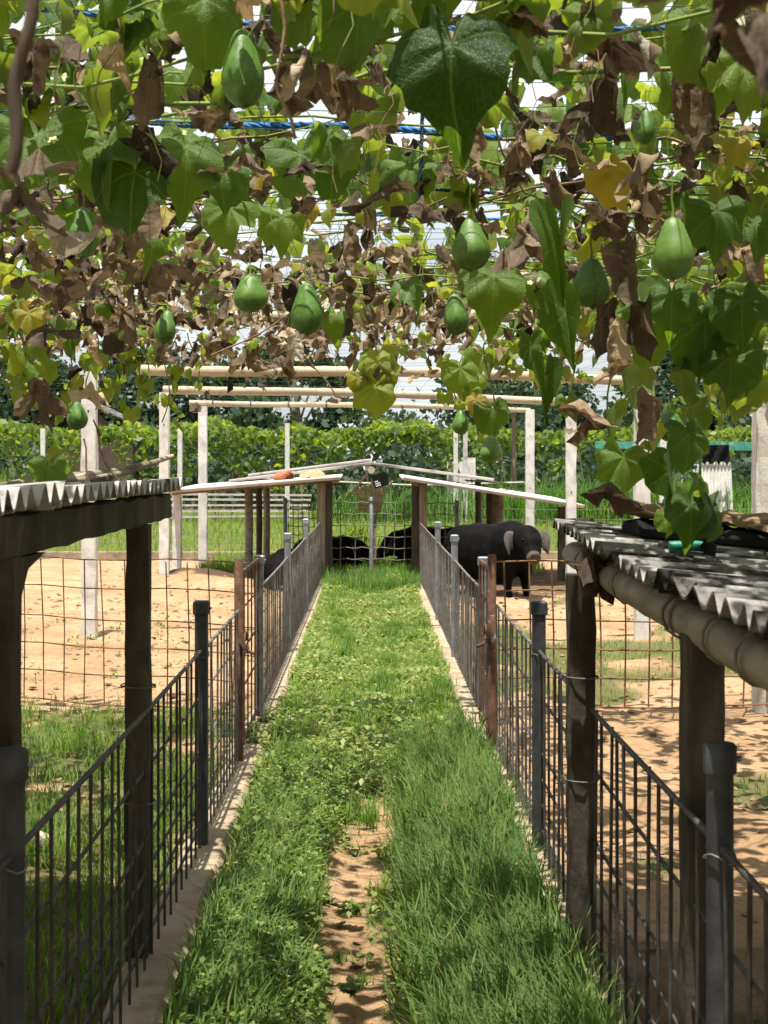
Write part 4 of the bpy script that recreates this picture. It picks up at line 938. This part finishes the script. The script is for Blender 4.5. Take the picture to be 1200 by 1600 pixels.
# ------------------------------------------------------------------ grass and weeds
def blades(P, H, Wd, ang, lean, tint):
    """one curved blade per row: five points, three triangles"""
    n = len(P); d = np.stack([np.cos(ang), np.sin(ang), np.zeros(n)], 1); s_ = np.stack([-np.sin(ang), np.cos(ang), np.zeros(n)], 1)
    up = np.array([0, 0, 1.]); H = H[:, None]; L = lean[:, None]; w = Wd[:, None]
    m = P+up*H*.6*(1-.25*L)+d*H*.28*L; t = P+up*H*(1-.45*L)+d*H*.85*L
    v = np.stack([P-s_*w*.5, P+s_*w*.5, m-s_*w*.38, m+s_*w*.38, t], 1).reshape(-1, 3)
    b = (np.arange(n)*5)[:, None]; f = np.stack([b+[0, 1, 3], b+[0, 3, 2], b+[2, 3, 4]], 1).reshape(-1, 3)
    return v, f, np.repeat(tint, 3)
def leaflets(P, S, ang, tilt, tint):
    n = len(P); d = np.stack([np.cos(ang)*np.cos(tilt), np.sin(ang)*np.cos(tilt), np.sin(tilt)], 1); s_ = np.stack([-np.sin(ang), np.cos(ang), np.zeros(n)], 1); S = S[:, None]
    k = np.array([0, 0, 1.])*S*.14
    v = np.stack([P-d*S*.5, P+s_*S*.36+k, P+d*S*.55, P-s_*S*.36+k], 1).reshape(-1, 3)
    b = (np.arange(n)*4)[:, None]; f = np.stack([b+[0, 2, 1], b+[0, 3, 2]], 1).reshape(-1, 3)
    return v, f, np.repeat(tint, 2)
def merge(name, parts, mat, label=None):
    vs_, fs_, ts_ = [], [], []; o_ = 0
    for v, f, t in parts: vs_.append(v); fs_.append(f+o_); o_ += len(v); ts_.append(t)
    return tag(link(name, big_mesh(name, np.concatenate(vs_), np.concatenate(fs_), mat, np.concatenate(ts_), True)), label, 'grass' if label else None, kind='stuff')
def scatter(n, x0, x1, y0, y1, keep):
    x = rng.uniform(x0, x1, n); y = rng.uniform(y0, y1, n); k = rng.random(n) < keep(x, y); return x[k], y[k]
def mkblades(x, y, h0, h1, w, lean0, lean1, tm, ts=.12, ang=None):
    n = len(x); P = np.stack([x, y, height(x, y)-.005], 1); a_ = rng.uniform(0, 2*PI, n) if ang is None else rng.normal(ang, .9, n)
    return blades(P, rng.uniform(h0, h1, n)*(.7+.6*fbm(x*3, y*3, 51)), w*rng.uniform(.7, 1.3, n), a_, rng.uniform(lean0, lean1, n), np.where(rng.random(n) < .05, rng.uniform(.85, 1, n), np.clip(rng.normal(tm, ts, n)+.35*(fbm(x*2, y*2, 52)-.5), 0, 1)))
parts = []
# tall grass along both kerbs near the viewer
def kr(x, y): return (1-bare(x, y))*sstep(.08, .26, x+.3*(fbm(x*4, y*3, 61)-.5))*(1-sstep(7.2, 9.2, y+.8*(x < .3)+2*(fbm(x*5, y*2, 81)-.5)))*(.3+.7*sstep(.34, .5, fbm(x*5, y*4, 82)+.1))
x, y = scatter(17000, .06, .61, 3.2, 9, kr); parts.append(mkblades(x, y, .15, .33, .0078, .25, 1, .50, .16, PI*.7))
def kl(x, y): return (1-bare(x, y))*sstep(-.12, -.30, x+.3*(fbm(x*4, y*3, 62)-.5))*(1-.85*sstep(5.2, 7.4, y+2*(fbm(x*5, y*2, 83)-.5)))*(.15+.85*sstep(.40, .54, fbm(x*5, y*4, 84)+.06))
x, y = scatter(12000, -.535, -.1, 3.2, 9, kl); parts.append(mkblades(x, y, .07, .20, .0074, .25, 1, .54, .16, PI*.3))
# short turf all along the path
x, y = scatter(26000, -.58, .58, 3.2, 13, lambda x, y: (1-bare(x, y))*(.35+.65*fbm(x*4, y*4, 63))); parts.append(mkblades(x, y, .03, .13, .0058, .3, 1, .68, .18))
x, y = scatter(20000, -.6, .6, 12, 21.5, lambda x, y: .4+.6*fbm(x*3, y*3, 64)); parts.append(mkblades(x, y, .04, .13, .008, .3, 1, .78, .15))
x, y = scatter(5200, -.6, .62, 18.8, 21.8, lambda x, y: .35+.65*sstep(-.2, .3, x)); parts.append(mkblades(x, y, .14, .34, .009, .2, .9, .42, .14))
for cx, cy, rr, n in [(random.uniform(-.5, .5), random.uniform(7.5, 19), random.uniform(.05, .13), random.randint(60, 260)) for _ in range(46)]+list(((.30, 7.7, .10, 260), (-.02, 6.9, .08, 160), (.5, 10.5, .08, 260), (.52, 11.5, .07, 260), (-.1, 8.8, .1, 200), (-.5, 9.5, .06, 160), (.48, 14.5, .1, 240), (0.02, 5.4, .03, 40), (-.02, 4.8, .025, 36), (-.1, 5.0, .03, 40))):
    x = rng.normal(cx, rr*.6, n); y = rng.normal(cy, rr*.9, n); parts.append(mkblades(x, y, .06 if rr > .04 else .03, .2 if rr > .04 else .06, .005, .3, 1, .45, .12))
merge('grass', parts, M['grass'], 'green grass growing thick on the path between the kerbs')
parts = []
def kw(x, y): return (1-bare(x, y))*(.45+.55*sstep(5.6, 7.5, y))*sstep(.36, .52, fbm(x*3.6, y*2.2, 66)+.06)*(.25+.75*sstep(.3, .5, fbm(x*1.5+4, y*.8, 90)+.06))
x, y = scatter(66000, -.58, .58, 3.6, 20.6, kw); n = len(x)
P = np.stack([x, y, height(x, y)+rng.uniform(.005, .09, n)*(.1+1.6*fbm(x*2.6, y*1.6, 67)**1.5)], 1)
parts.append(leaflets(P, rng.uniform(.018, .044, n)*(1+.02*y), rng.uniform(0, 2*PI, n), rng.normal(0, .6, n), np.clip(rng.normal(.60, .17, n)+.3*(fbm(x*2, y*2, 68)-.5), 0, 1)))
x, y = scatter(9000, -.5, -.12, 3.6, 8, lambda x, y: (1-bare(x, y))*sstep(.4, .6, fbm(x*5, y*5, 69)+.1)); n = len(x)
P = np.stack([x, y, height(x, y)+rng.uniform(.02, .11, n)], 1); parts.append(leaflets(P, rng.uniform(.014, .032, n), rng.uniform(0, 2*PI, n), rng.normal(0, .5, n), np.clip(rng.normal(.46, .13, n), 0, 1)))
for cx, cy, rr, n, hh in ((.32, 19.6, .22, 900, .28), (-.07, 5.35, .04, 60, .05), (-.06, 4.55, .03, 40, .04), (-.62, 8.3, .06, 220, .22), (-.6, 9.0, .05, 160, .2)):
    a_ = rng.uniform(0, 2*PI, n); q_ = np.sqrt(rng.random(n)); x = cx+rr*q_*np.cos(a_); y = cy+rr*q_*np.sin(a_)
    P = np.stack([x, y, .01+rng.random(n)*hh*(1-q_*.6)], 1); parts.append(leaflets(P, rng.uniform(.02, .045, n), rng.uniform(0, 2*PI, n), rng.normal(0, .5, n), np.clip(rng.normal(.55, .14, n), 0, 1)))
merge('weeds', parts, M['weed'], 'low broad-leaved weeds carpeting the middle of the path')
parts = []
pen = lambda x, y: (np.abs(x) > .75)*grassy(x, y)*(.3+.7*fbm(x*3, y*3, 71))
x, y = scatter(60000, -4.2, -.75, 4.2, 10.4, lambda x, y: pen(x, y)*sstep(.3, .6, fbm(x*4, y*4, 75)+.08)); parts.append(mkblades(x, y, .04, .19, .0055, .4, 1, .60, .16))
x, y = scatter(60000, .75, 5, 3.5, 20, lambda x, y: pen(x, y)*sstep(.35, .55, fbm(x*5, y*5, 73)+.1)); parts.append(mkblades(x, y, .025, .085, .006, .3, 1, .52, .14))
x, y = scatter(5000, -2.6, -.75, 3.2, 6.4, lambda x, y: sstep(.42, .6, fbm(x*4, y*4, 76))); parts.append(mkblades(x, y, .04, .16, .006, .3, 1, .36, .14))
x, y = scatter(500, -4.2, -.8, 11, 19, lambda x, y: sstep(.6, .7, fbm(x*1.8, y*1.2, 74))); parts.append(mkblades(x, y, .03, .1, .007, .3, 1, .6, .14))
merge('grass', parts, M['grass'], 'patchy grass on the bare soil of the animal pens')
parts = []
x, y = scatter(120000, -26, 30, 26.6, 54, lambda x, y: np.clip(1.25-(y-26)/40, .3, 1)*(np.abs(x-.1) < .45*y+1)); parts.append(mkblades(x, y, .08, .30, .017, .2, 1, .68, .11))
x, y = scatter(12000, -2.6, 2.6, 22.5, 27, lambda x, y: .9+0*x); parts.append(mkblades(x, y, .08, .26, .012, .2, 1, .62, .12))
merge('grass', parts, M['grass'], 'pale green meadow grass beyond the sheds')
# weedy seedlings in the left soil pen
parts = []
for i in range(26):
    cx, cy = random.uniform(-3.2, -.9), random.uniform(10.6, 16.5); n = random.randint(12, 34); hh = random.uniform(.05, .2)
    x = rng.normal(cx, .045, n); y = rng.normal(cy, .045, n); P = np.stack([x, y, height(x, y)+rng.random(n)*hh], 1)
    parts.append(leaflets(P, rng.uniform(.014, .035, n), rng.uniform(0, 6.3, n), rng.normal(.2, .6, n), np.clip(rng.normal(.4, .15, n), 0, 1)))
merge('weeds', parts, M['grass'], 'small seedlings dotted over the sandy left pen')
# clods and twigs on the bare soil
b = MB(); r_ = random.Random(5)
for i in range(1700):
    side = r_.choice((-1, 1)); x = side*r_.uniform(.8, 4); y = r_.uniform(4, 24); s_ = r_.uniform(.006, .026)*(1+y*.02)
    if r_.random() < .12: x, y = r_.uniform(-.14, .08), r_.uniform(4, 7); s_ = r_.uniform(.003, .009)
    z = float(height(np.array([x]), np.array([y]))[0]); c = Vector((x, y, z+s_*.2))
    v = [c+Vector((s_*r_.uniform(.6, 1.2)*a_, s_*r_.uniform(.6, 1.2)*e, s_*.6*g)) for a_, e, g in ((1, 0, 0), (-1, 0, 0), (0, 1, 0), (0, -1, 0), (0, 0, 1), (0, 0, -1))]
    b.add(v, [(0, 2, 4), (2, 1, 4), (1, 3, 4), (3, 0, 4), (2, 0, 5), (1, 2, 5), (3, 1, 5), (0, 3, 5)])
M['clod'] = solid('soil_clod', [(.3, (.15, .09, .05)), (.7, (.34, .21, .12))], 20, bump=.3)
tag(b.build('clods', M['clod']), 'scattered soil clods on the bare ground of the pens', 'soil', kind='stuff')
fb = MB()
for i in range(420):
    x = r_.choice((-1, 1))*r_.uniform(.8, 4); y = r_.uniform(4, 19)
    if r_.random() < .12: x = r_.uniform(-.5, .5); y = r_.uniform(4, 9)
    z = float(height(np.array([x]), np.array([y]))[0])+.006; s_ = r_.uniform(.02, .05); a_ = r_.uniform(0, 6.3); ca, sa = math.cos(a_), math.sin(a_)
    v = [(x+s_*(ca*u_-sa*w_), y+s_*(sa*u_+ca*w_), z+s_*h_) for u_, w_, h_ in ((-1, 0, .25), (-.2, -.6, .1), (-.1, 0, 0), (-.2, .6, .35), (.5, -.45, .3), (.6, .4, .05), (1, 0, .3))]
    fb.add(v, [(0, 1, 2), (0, 2, 3), (1, 4, 2), (2, 5, 3), (2, 4, 6), (2, 6, 5)])
M['litter'] = solid('fallen_leaf', [(.3, (.06, .04, .025)), (.7, (.26, .17, .09))], 3, bump=.2)
tag(fb.build('fallen_leaves', M['litter']), 'brown fallen leaf scraps scattered on the pens and path', 'leaf litter', kind='stuff')
c = W(72, 1330, 6.2); b = MB(); n = 10
for i in range(6):
    pass
v = []; f = []
for i in range(7):
    for j in range(n):
        t_ = PI*i/6; a_ = 2*PI*j/n; rr = .045*(1+.2*math.sin(i*3+j*1.7)); v.append((-1.33+rr*1.2*math.sin(t_)*math.cos(a_), 6.2+rr*math.sin(t_)*math.sin(a_), .05+rr*.9*math.cos(t_)))
for i in range(6):
    for j in range(n): f.append((i*n+j, (i+1)*n+j, (i+1)*n+(j+1) % n, i*n+(j+1) % n))
tag(b.add(v, f, True).build('stone', M['stone']), 'pale stone lying in the shaded left pen behind the bars', 'stone')

# ------------------------------------------------------------------ pigs
def remesh(mb, name, mat, voxel, smooth_it):
    me = mb.mesh(name, mat); o = bpy.data.objects.new(name, me); C.objects.link(o)
    m = o.modifiers.new('r', 'REMESH'); m.mode = 'VOXEL'; m.voxel_size = voxel
    s_ = o.modifiers.new('s', 'SMOOTH'); s_.factor = .5; s_.iterations = smooth_it
    dg = bpy.context.evaluated_depsgraph_get(); ev = o.evaluated_get(dg); me2 = bpy.data.meshes.new_from_object(ev)
    bpy.data.objects.remove(o); me2.name = name; me2.polygons.foreach_set('use_smooth', [True]*len(me2.polygons))
    if not me2.materials: me2.materials.append(mat)
    return me2
def ell(mb, c, r, rot=None, n=14):
    v = []; f = []; c = Vector(c)
    for i in range(n//2+1):
        for j in range(n):
            t_ = PI*i/(n//2); a_ = 2*PI*j/n; p = Vector((r[0]*math.sin(t_)*math.cos(a_), r[1]*math.sin(t_)*math.sin(a_), r[2]*math.cos(t_)))
            if rot is not None: p = rot @ p
            v.append(c+p)
    for i in range(n//2):
        for j in range(n): f.append((i*n+j, (i+1)*n+j, (i+1)*n+(j+1) % n, i*n+(j+1) % n))
    return mb.add(v, f, True)
def pig_meshes(lying=False, head_yaw=0.):
    """pig facing +X, back along -X, origin on the ground under the belly"""
    b = MB(); dz = -.30 if lying else 0
    for cx, cz, rx, ry, rz in ((-.52, .58, .29, .28, .29), (-.27, .54, .36, .34, .36), (.05, .52, .38, .355, .38), (.28, .61, .32, .30, .33), (.46, .62, .25, .23, .26)): ell(b, (cx, 0, cz+dz), (rx, ry, rz))
    ry_ = Matrix.Rotation(head_yaw, 3, 'Z'); nk = Vector((.5, 0, (.62 if lying else .67)+dz)); hd = lambda p: nk+ry_ @ Vector(p)
    rt = ry_ @ Matrix.Rotation(R(28), 3, 'Y')
    ell(b, hd((.10, 0, .02)), (.2, .19, .21), rt); ell(b, hd((.22, 0, -.02)), (.16, .155, .165), rt)
    b.tube([hd((.24, 0, -.05)), hd((.34, 0, -.11)), hd((.41, 0, -.155)), hd((.435, 0, -.165))], [.135, .108, .084, .078], 14)
    ell(b, hd((.22, .08, -.10)), (.09, .06, .08)); ell(b, hd((.22, -.08, -.10)), (.09, .06, .08))     # jowls
    if not lying:
        for s_ in (-1, 1):
            b.tube([(.36, s_*.14, .5), (.38, s_*.15, .3), (.37, s_*.15, .17), (.40, s_*.15, .05), (.41, s_*.15, 0)], [.12, .085, .055, .05, .056], 12)
            b.tube([(-.50, s_*.14, .55), (-.44, s_*.16, .36), (-.58, s_*.15, .21), (-.54, s_*.15, .06), (-.53, s_*.15, 0)], [.17, .12, .062, .05, .056], 12)
    else:
        for s_ in (-1, 1):
            b.tube([(.36, s_*.17, .14), (.52, s_*.2, .06), (.66, s_*.18, .045)], [.1, .06, .045], 10); b.tube([(-.42, s_*.2, .16), (-.25, s_*.28, .09), (-.06, s_*.27, .05)], [.15, .09, .05], 10)
    b.tube([(-.73, 0, .70+dz), (-.80, .01, .66+dz), (-.83, .03, .56+dz), (-.82, .02, .46+dz), (-.84, 0, .40+dz)], [.035, .02, .016, .018, .024], 8)
    body = remesh(b, 'body', M['pig'], .02, 16)
    ears = []
    for s_ in (-1, 1):
        e = MB(); v = []; f = []
        for i in range(9):
            t_ = i/8; wd = .13*math.sin(PI*min(1, .18+t_*.82))**.8*(1-.1*t_)
            for j in range(5):
                u_ = (j/4-.5)*2
                p = Vector((.04+.16*t_+.03*(1-u_*u_), s_*(.12+.09*t_+.05*math.sin(t_*2.4))+wd*u_*.55*s_, .13-.26*t_*t_-wd*abs(u_)*.25+wd*u_*.45))
                v.append(hd(p))
        for i in range(8):
            for j in range(4): f.append((i*5+j, i*5+j+1, (i+1)*5+j+1, (i+1)*5+j))
        e.add(v, f, True); ears.append(e.mesh('ear', M['ear']))
    sn_ = MB(); d = (hd((.52, 0, -.205))-hd((.46, 0, -.175))).normalized(); c0_ = hd((.44, 0, -.167))
    sn_.tube([c0_-d*.05, c0_-d*.015, c0_+d*.008, c0_+d*.016, c0_+d*.014], [.086, .083, .079, .066, .002], 16)
    no = MB(); side = ry_ @ Vector((0, 1, 0))
    for s_ in (-1, 1): ell(no, c0_+d*.0165+side*s_*.026, (.008, .012, .013), ry_, 8)
    ey = MB()
    for s_ in (-1, 1): ell(ey, hd((.31, s_*.10, .055)), (.018, .016, .016), ry_, 8)
    return body, ears, sn_.mesh('snout', M['snout']), no.mesh('nostril', M['black']), ey.mesh('eye', M['black'])
def place_pig(ms, loc, yaw, sc, label):
    t = thing('pig', label, 'pig', loc, 'black pigs in the pens'); m = Matrix.Translation(loc) @ Matrix.Rotation(yaw, 4, 'Z') @ Matrix.Scale(sc, 4)
    body, ears, sn_, no, ey = ms
    link('body', body, t, matrix=m)
    for e in ears: link('ear', e, t, matrix=m)
    s_ = link('snout', sn_, t, matrix=m); link('nostrils', no, s_, matrix=Matrix.Translation((0, 0, 0)))
    s_.children[0].matrix_basis = Matrix.Identity(4)
    link('eyes', ey, t, matrix=m); return t
stand = pig_meshes(False, R(-30)); place_pig(stand, (1.52, 18.75, 0), R(-50), 1.0, 'big black pig standing in the right pen with its dusty snout turned this way')
lie = pig_meshes(True, R(-25))
place_pig(lie, (-.60, 23.2, .10), R(-8), .72, 'black pig lying behind the left wire gate at the path end')
place_pig(lie, (.98, 23.0, .12), R(-172), .95, 'black pig lying behind the right wire gate at the path end')
place_pig(lie, (-1.12, 20.0, -.02), R(84), .85, 'black pig lying in the shade under the far left shed roof')

# ------------------------------------------------------------------ background: far trellis hedge, trees, house, sheets
def leaf_cloud(n, fn, size, tint, ts=.15, tilt=.9):
    P = np.array([fn() for _ in range(n)]); d = rng.normal(0, 1, (n, 3)); d /= np.linalg.norm(d, axis=1)[:, None]; u = np.cross(d, rng.normal(0, 1, (n, 3))); u /= np.linalg.norm(u, axis=1)[:, None]
    S = (size*rng.uniform(.6, 1.3, n))[:, None]; t = np.clip(rng.normal(tint, ts, n), 0, .78)
    v = np.stack([P-d*S*.5, P+u*S*.42, P+d*S*.6, P-u*S*.42], 1).reshape(-1, 3); b = (np.arange(n)*4)[:, None]
    return v, np.stack([b+[0, 2, 1], b+[0, 3, 2]], 1).reshape(-1, 3), np.repeat(t, 2)
def cloud_obj(name, parts, mat, parent):
    vs_, fs_, ts_ = [], [], []; o_ = 0
    for v, f, t in parts: vs_.append(v); fs_.append(f+o_); o_ += len(v); ts_.append(t)
    o = link(name, big_mesh(name, np.concatenate(vs_), np.concatenate(fs_), mat, np.concatenate(ts_), True), parent); o['kind'] = 'stuff'; return o
def hedge(x0, x1, y, top, label, dens_=1., seed=0):
    t = thing('vine_hedge', label, 'vine', ((x0+x1)/2, y, 0), 'vine-covered trellises beyond the meadow'); r_ = random.Random(seed); L = x1-x0
    def f1():
        x = r_.uniform(x0, x1); return (x, y+r_.uniform(0, 5), top+.12*math.sin(x*.9)+.12*math.sin(x*2.3)+.1*math.sin(x*5.1)-abs(r_.gauss(0, .16)))
    def f2():
        x = r_.uniform(x0, x1); dp = .35+2.6*float(noise2(np.array([x*.9]), np.array([seed]), 77)[0])**2.2; return (x, y+r_.uniform(-.15, .5), top-.1-dp*r_.random()**1.4)
    cloud_obj('foliage', [leaf_cloud(int(240*L*dens_), f1, .2, .6, .14), leaf_cloud(int(170*L*dens_), f2, .19, .45, .16)], M['leaf_mass'], t)
    for i in range(int(L/2.2)):
        x = x0+1+i*2.2+r_.uniform(-.4, .4); yy = y+r_.uniform(.1, 1.5); MB().tube([(x+.1*math.sin(k), yy, top*k/5) for k in range(6)], .022, 5).build('vine_stem', M['dry_stem'], t)
    return t
hedge(-14, 2.6, 44, 2.78, 'leafy vine trellis filling the background left of the middle', 1, 1)
hedge(2.9, 15, 45, 2.75, 'leafy vine trellis in the background right of the leaning sheets', .55, 2)
for i, (x, y, tp) in enumerate(((-5.4, 43.7, 2.7), (-2.35, 43.7, 2.85), (-9.3, 43.7, 2.7), (2.45, 43.9, 2.75), (2.75, 44.3, 2.8), (8.6, 44.8, 2.75))):
    t = thing('trellis_post', ['thin pale post under the far hedge, left of centre', 'pale post under the far hedge behind the sack', 'grey post at the left end of the far hedge', 'thin pale post in front of the leaning sheets, left one', 'thin pale post in front of the leaning sheets, right one', 'thin pale post under the teal net on the right'][i], 'concrete post', (x, y, 0), 'posts of the far trellis')
    rough_beam((x, y, -.1), (x, y, tp), .13, .13, 60+i, 8).build('shaft', M['concrete'], t)
def tree(x, y, h, rad, zc0, n, label, tint=.45, trunk_r=.18, size=.3, seed=0, airy=1.):
    t = thing('tree', label, 'tree', (x, y, 0), 'trees behind the farm'); r_ = random.Random(seed); b = MB()
    b.tube([(x+.15*math.sin(k*1.3+seed), y, h*.8*k/6) for k in range(7)], [trunk_r*(1-.11*k) for k in range(7)], 8)
    clumps = []
    for i in range(int(15*airy)+5):
        a_ = r_.uniform(0, 6.3); el = r_.uniform(0, 1); rr = rad*math.sqrt(r_.random())*(1-.45*el*el)
        c = Vector((x+rr*math.cos(a_), y+rr*math.sin(a_), zc0+(h-zc0)*el)); clumps.append((c, rad*r_.uniform(.22, .42)))
        s_ = Vector((x, y, zc0*.6+(h-zc0)*el*.5)); b.tube([s_, (s_+c)/2+Vector((0, 0, .2)), c], [trunk_r*.4, trunk_r*.25, .02], 5)
    b.build('trunk', M['bark'], t)
    def fn():
        c, s_ = r_.choice(clumps); v = Vector((r_.gauss(0, 1), r_.gauss(0, 1), r_.gauss(0, .62))); return tuple(c+v*(s_*.55))
    cloud_obj('crown', [leaf_cloud(n, fn, size, tint, .2)], M['tree'], t); return t
TL = [(-22, 80, 6.2, 3.6, 1.2, 5200, 'airy tree at the far left with sky showing between its branches', .42, .9), (-16.5, 72, 6.2, 3.0, .6, 7000, 'dense dark tree behind the small grey-roofed hut', .35, 1.2), (-11, 78, 6.6, 3.4, .6, 8000, 'dense tree behind the white posts on the left', .38, 1.3), (-6, 75, 5.8, 3.2, .6, 7500, 'bushy tree behind the hedge, left of the tall middle one', .42, 1.3),
      (-3.2, 66, 7.6, 2.3, 1.0, 4800, 'tall loose-leaved tree behind the bamboo poles in the middle', .62, .8), (1.2, 95, 3.9, 3.2, .5, 3000, 'low tree in the sky gap below the bamboo poles', .45, 1.), (6.2, 78, 5.2, 3.4, .8, 7000, 'dark spreading tree behind the papaya trunk', .25, 1.2), (11.5, 82, 5.0, 3.4, .8, 6000, 'dark tree right of the papaya trunk', .3, 1.2),
      (15.2, 76, 6.8, 3.4, .8, 7500, 'tall dense tree behind the round chayote on the right', .32, 1.3), (20.2, 74, 6.4, 3.4, .6, 7500, 'bushy tree behind the teal net on the right', .45, 1.3), (25, 78, 6, 3.6, .6, 5500, 'tree at the far right edge beyond the broad post', .4, 1.2), (-27, 82, 5.5, 3.5, .6, 4000, 'tree beyond the left edge of the hedge', .4, 1)]
for i, (x, y, h_, rd, z0, n, l, ti, ai) in enumerate(TL): tree(x, y, h_*1.14, rd*1.08, z0, int(n*1.25), l, ti, seed=i, airy=ai, size=.30)
# low scrub behind the hedge so the far ground does not read as bare
sc_ = thing('scrub', 'dark scrub massed between the hedge and the trees', 'scrub', (0, 60, 0)); sc_['kind'] = 'stuff'
cloud_obj('foliage', [leaf_cloud(26000, lambda: (random.uniform(-34, 38), random.uniform(56, 66), abs(random.gauss(0, 1.5))), .32, .25, .18)], M['tree'], sc_)
# papaya-like trunk
pt = thing('papaya_tree', 'slender ringed bare trunk forking at the top, beside the far right shed', 'tree', (4.15, 45, 0)); b = MB()
b.tube([(4.15+.02*math.sin(k), 44.3, 3.2*k/24) for k in range(25)], [.085*(1-.01*k)*(1.08 if k % 2 else 1) for k in range(25)], 10); b.tube([(4.15, 44.3, 3.1), (3.95, 44.3, 3.35), (3.85, 44.3, 3.65)], [.07, .05, .03], 8); b.tube([(4.15, 44.3, 3.1), (4.3, 44.3, 3.4), (4.42, 44.3, 3.7)], [.07, .05, .03], 8); b.build('trunk', M['bark'], pt)
cloud_obj('crown', [leaf_cloud(260, lambda: (4.15+random.gauss(0, .5), 44.3+random.gauss(0, .3), 3.9+random.gauss(0, .25)), .25, .5, .15)], M['tree'], pt)
# tall fodder grass clumps
def tall(name, cx, cy, rx, ry, n, hh, label, tint=.5):
    x = rng.normal(cx, rx, n); y = rng.normal(cy, ry, n); P = np.stack([x, y, np.zeros(n)], 1)
    v, f, t = blades(P, rng.uniform(hh*.5, hh, n), rng.uniform(.02, .04, n), rng.uniform(0, 6.3, n), rng.uniform(.15, .95, n), np.clip(rng.normal(tint, .13, n), 0, 1))
    return tag(link(name, big_mesh(name, v, f, M['grass'], t, True)), label, 'tall grass', kind='stuff')
tall('tall_grass', -9.2, 41, 1.3, .8, 900, 2.1, 'tall fodder grass at the left before the far hedge', .55)
tall('tall_grass', 7.0, 43, 2.8, .8, 2600, 1.9, 'tall fodder grass behind the papaya trunk', .42)
tall('tall_grass', .3, 43, .8, .5, 500, 1.5, 'dark fodder grass under the far hedge in the middle', .3)
tall('tall_grass', -.25, 25.6, .14, .12, 300, 1.0, 'bright lemongrass clump behind the gate pipe post', .7)
tall('tall_grass', 10.8, 39, 1.4, .6, 700, .9, 'arching grass in front of the leaning sheet on the right', .6)
# leaning corrugated sheets and black tarp
def lean_sheet(px0, px1, py0, py1, d, label):
    a_, b_ = W(px0, py0, d), W(px1, py1, d); n = 48; mb = MB(); v = []; f = []
    for k in (0, 1):
        for i in range(n+1):
            x = a_.x+(b_.x-a_.x)*i/n
            for z, yy in ((b_.z, 0), (a_.z, .25)): v.append((x, d+yy+.02*math.cos(i*1.15)+.008*k, z))
    N = (n+1)*2
    for i in range(n):
        f.append((i*2, i*2+2, i*2+3, i*2+1)); f.append((N+i*2+1, N+i*2+3, N+i*2+2, N+i*2)); f.append((i*2+1, i*2+3, N+i*2+3, N+i*2+1))
    return tag(mb.add(v, f, False).build('corrugated_sheet', M['pale_sheet']), label, 'corrugated sheet', 'sheets leaning at the far trellis')
lean_sheet(699, 744, 715, 800, 44.6, 'pale corrugated sheet standing upright behind two thin posts')
lean_sheet(1097, 1146, 722, 805, 41.5, 'pale stained corrugated sheet under the black cloth on the right')
b = MB(); v = []; f = []
for i in range(11):
    for j in range(6): p = W(1097+43*i/10, 695+(28+5*math.sin(i*2.3))*j/5, 41.3); v.append(p+Vector((0, .06*math.sin(i*1.3+j), 0)))
for i in range(10):
    for j in range(5): f.append((i*6+j, i*6+j+1, (i+1)*6+j+1, (i+1)*6+j))
b.add(v, f, True); o = b.build('shade_cloth', M['black']); tag(o, 'ragged black cloth hanging over the right leaning sheet', 'cloth')
b = MB()
for k in range(9): b.tube([W(930, 690+k*1.3, 41.8), W(1010, 691+k*1.2, 41.8), W(1100, 690+k*1.6, 41.6), W(1210, 692+k*1.5, 41.6)], .012, 4)
tag(b.build('shade_net', M['teal']), 'teal net rolled out thin along the top of the far right trellis', 'net')
# small hut at far left
hu = thing('hut', 'small grey-roofed hut rising behind the hedge on the left', 'hut', (-9.9, 57, 0)); cx, y0, y1 = -10.1, 55.5, 59
MB().box((cx, 57.2, 1.2), (3.0, 3.2, 2.4)).build('wall', M['dark_wood'], hu)
zt_, ze = 3.95, 2.95
for s_ in (-1, 1):
    b = MB(); b.add([(cx, y0, zt_), (cx+s_*2, y0, ze), (cx+s_*2, y1, ze), (cx, y1, zt_), (cx, y0, zt_-.08), (cx+s_*2, y0, ze-.08), (cx+s_*2, y1, ze-.08), (cx, y1, zt_-.08)], [(0, 1, 2, 3), (7, 6, 5, 4), (0, 4, 5, 1), (1, 5, 6, 2), (2, 6, 7, 3)]); b.build('roof', M['sheet'], hu)
b = MB(); b.add([(cx-1.5, 55.62, 2.4), (cx+1.5, 55.62, 2.4), (cx, 55.62, 3.8)], [(0, 1, 2)]); b.build('gable', M['dark_wood'], hu)
# pale lath fence at the back left
lf = thing('lath_fence', 'low fence of pale horizontal laths at the back of the left meadow', 'fence', (-5.2, 42.6, 0))
for k, z in enumerate((.22, .38, .54, .70, .84)):
    MB().box((-4.6+.02*k, 42.6, z), (5.8, .02, .055), Matrix.Rotation(.004*(k-2), 3, 'Y')).build('lath', M['lath'], lf)
for x in (-7.3, -5.8, -4.3, -2.8, -1.9): MB().tube([(x, 42.64, 0), (x+.02, 42.64, 1.1)], .025, 6).build('stake', M['wood'], lf)
# bamboo lean-to behind the gable
lt = thing('bamboo_screen', 'fan of split bamboo stakes leaning behind the sign', 'bamboo screen', (.35, 27, 0))
for i in range(13):
    x = -.26+i*.042; link('stake', MB().tube([(x*.7, 27.1, .8), (x, 26.9, 1.22+.03*math.sin(i*2)+.012*i)], .015, 6).mesh('stake', M['plank']), lt)
o = MB().tube([(-3.2, 40, 1.32), (1.2, 40, 1.12), (4.0, 40, 1.2)], .022, 6).build('rail_pipe', M['lath']); tag(o, 'thin pale rail running across the back behind the gable', 'rail')
for x in (-3.1, .4, 3.9): pass
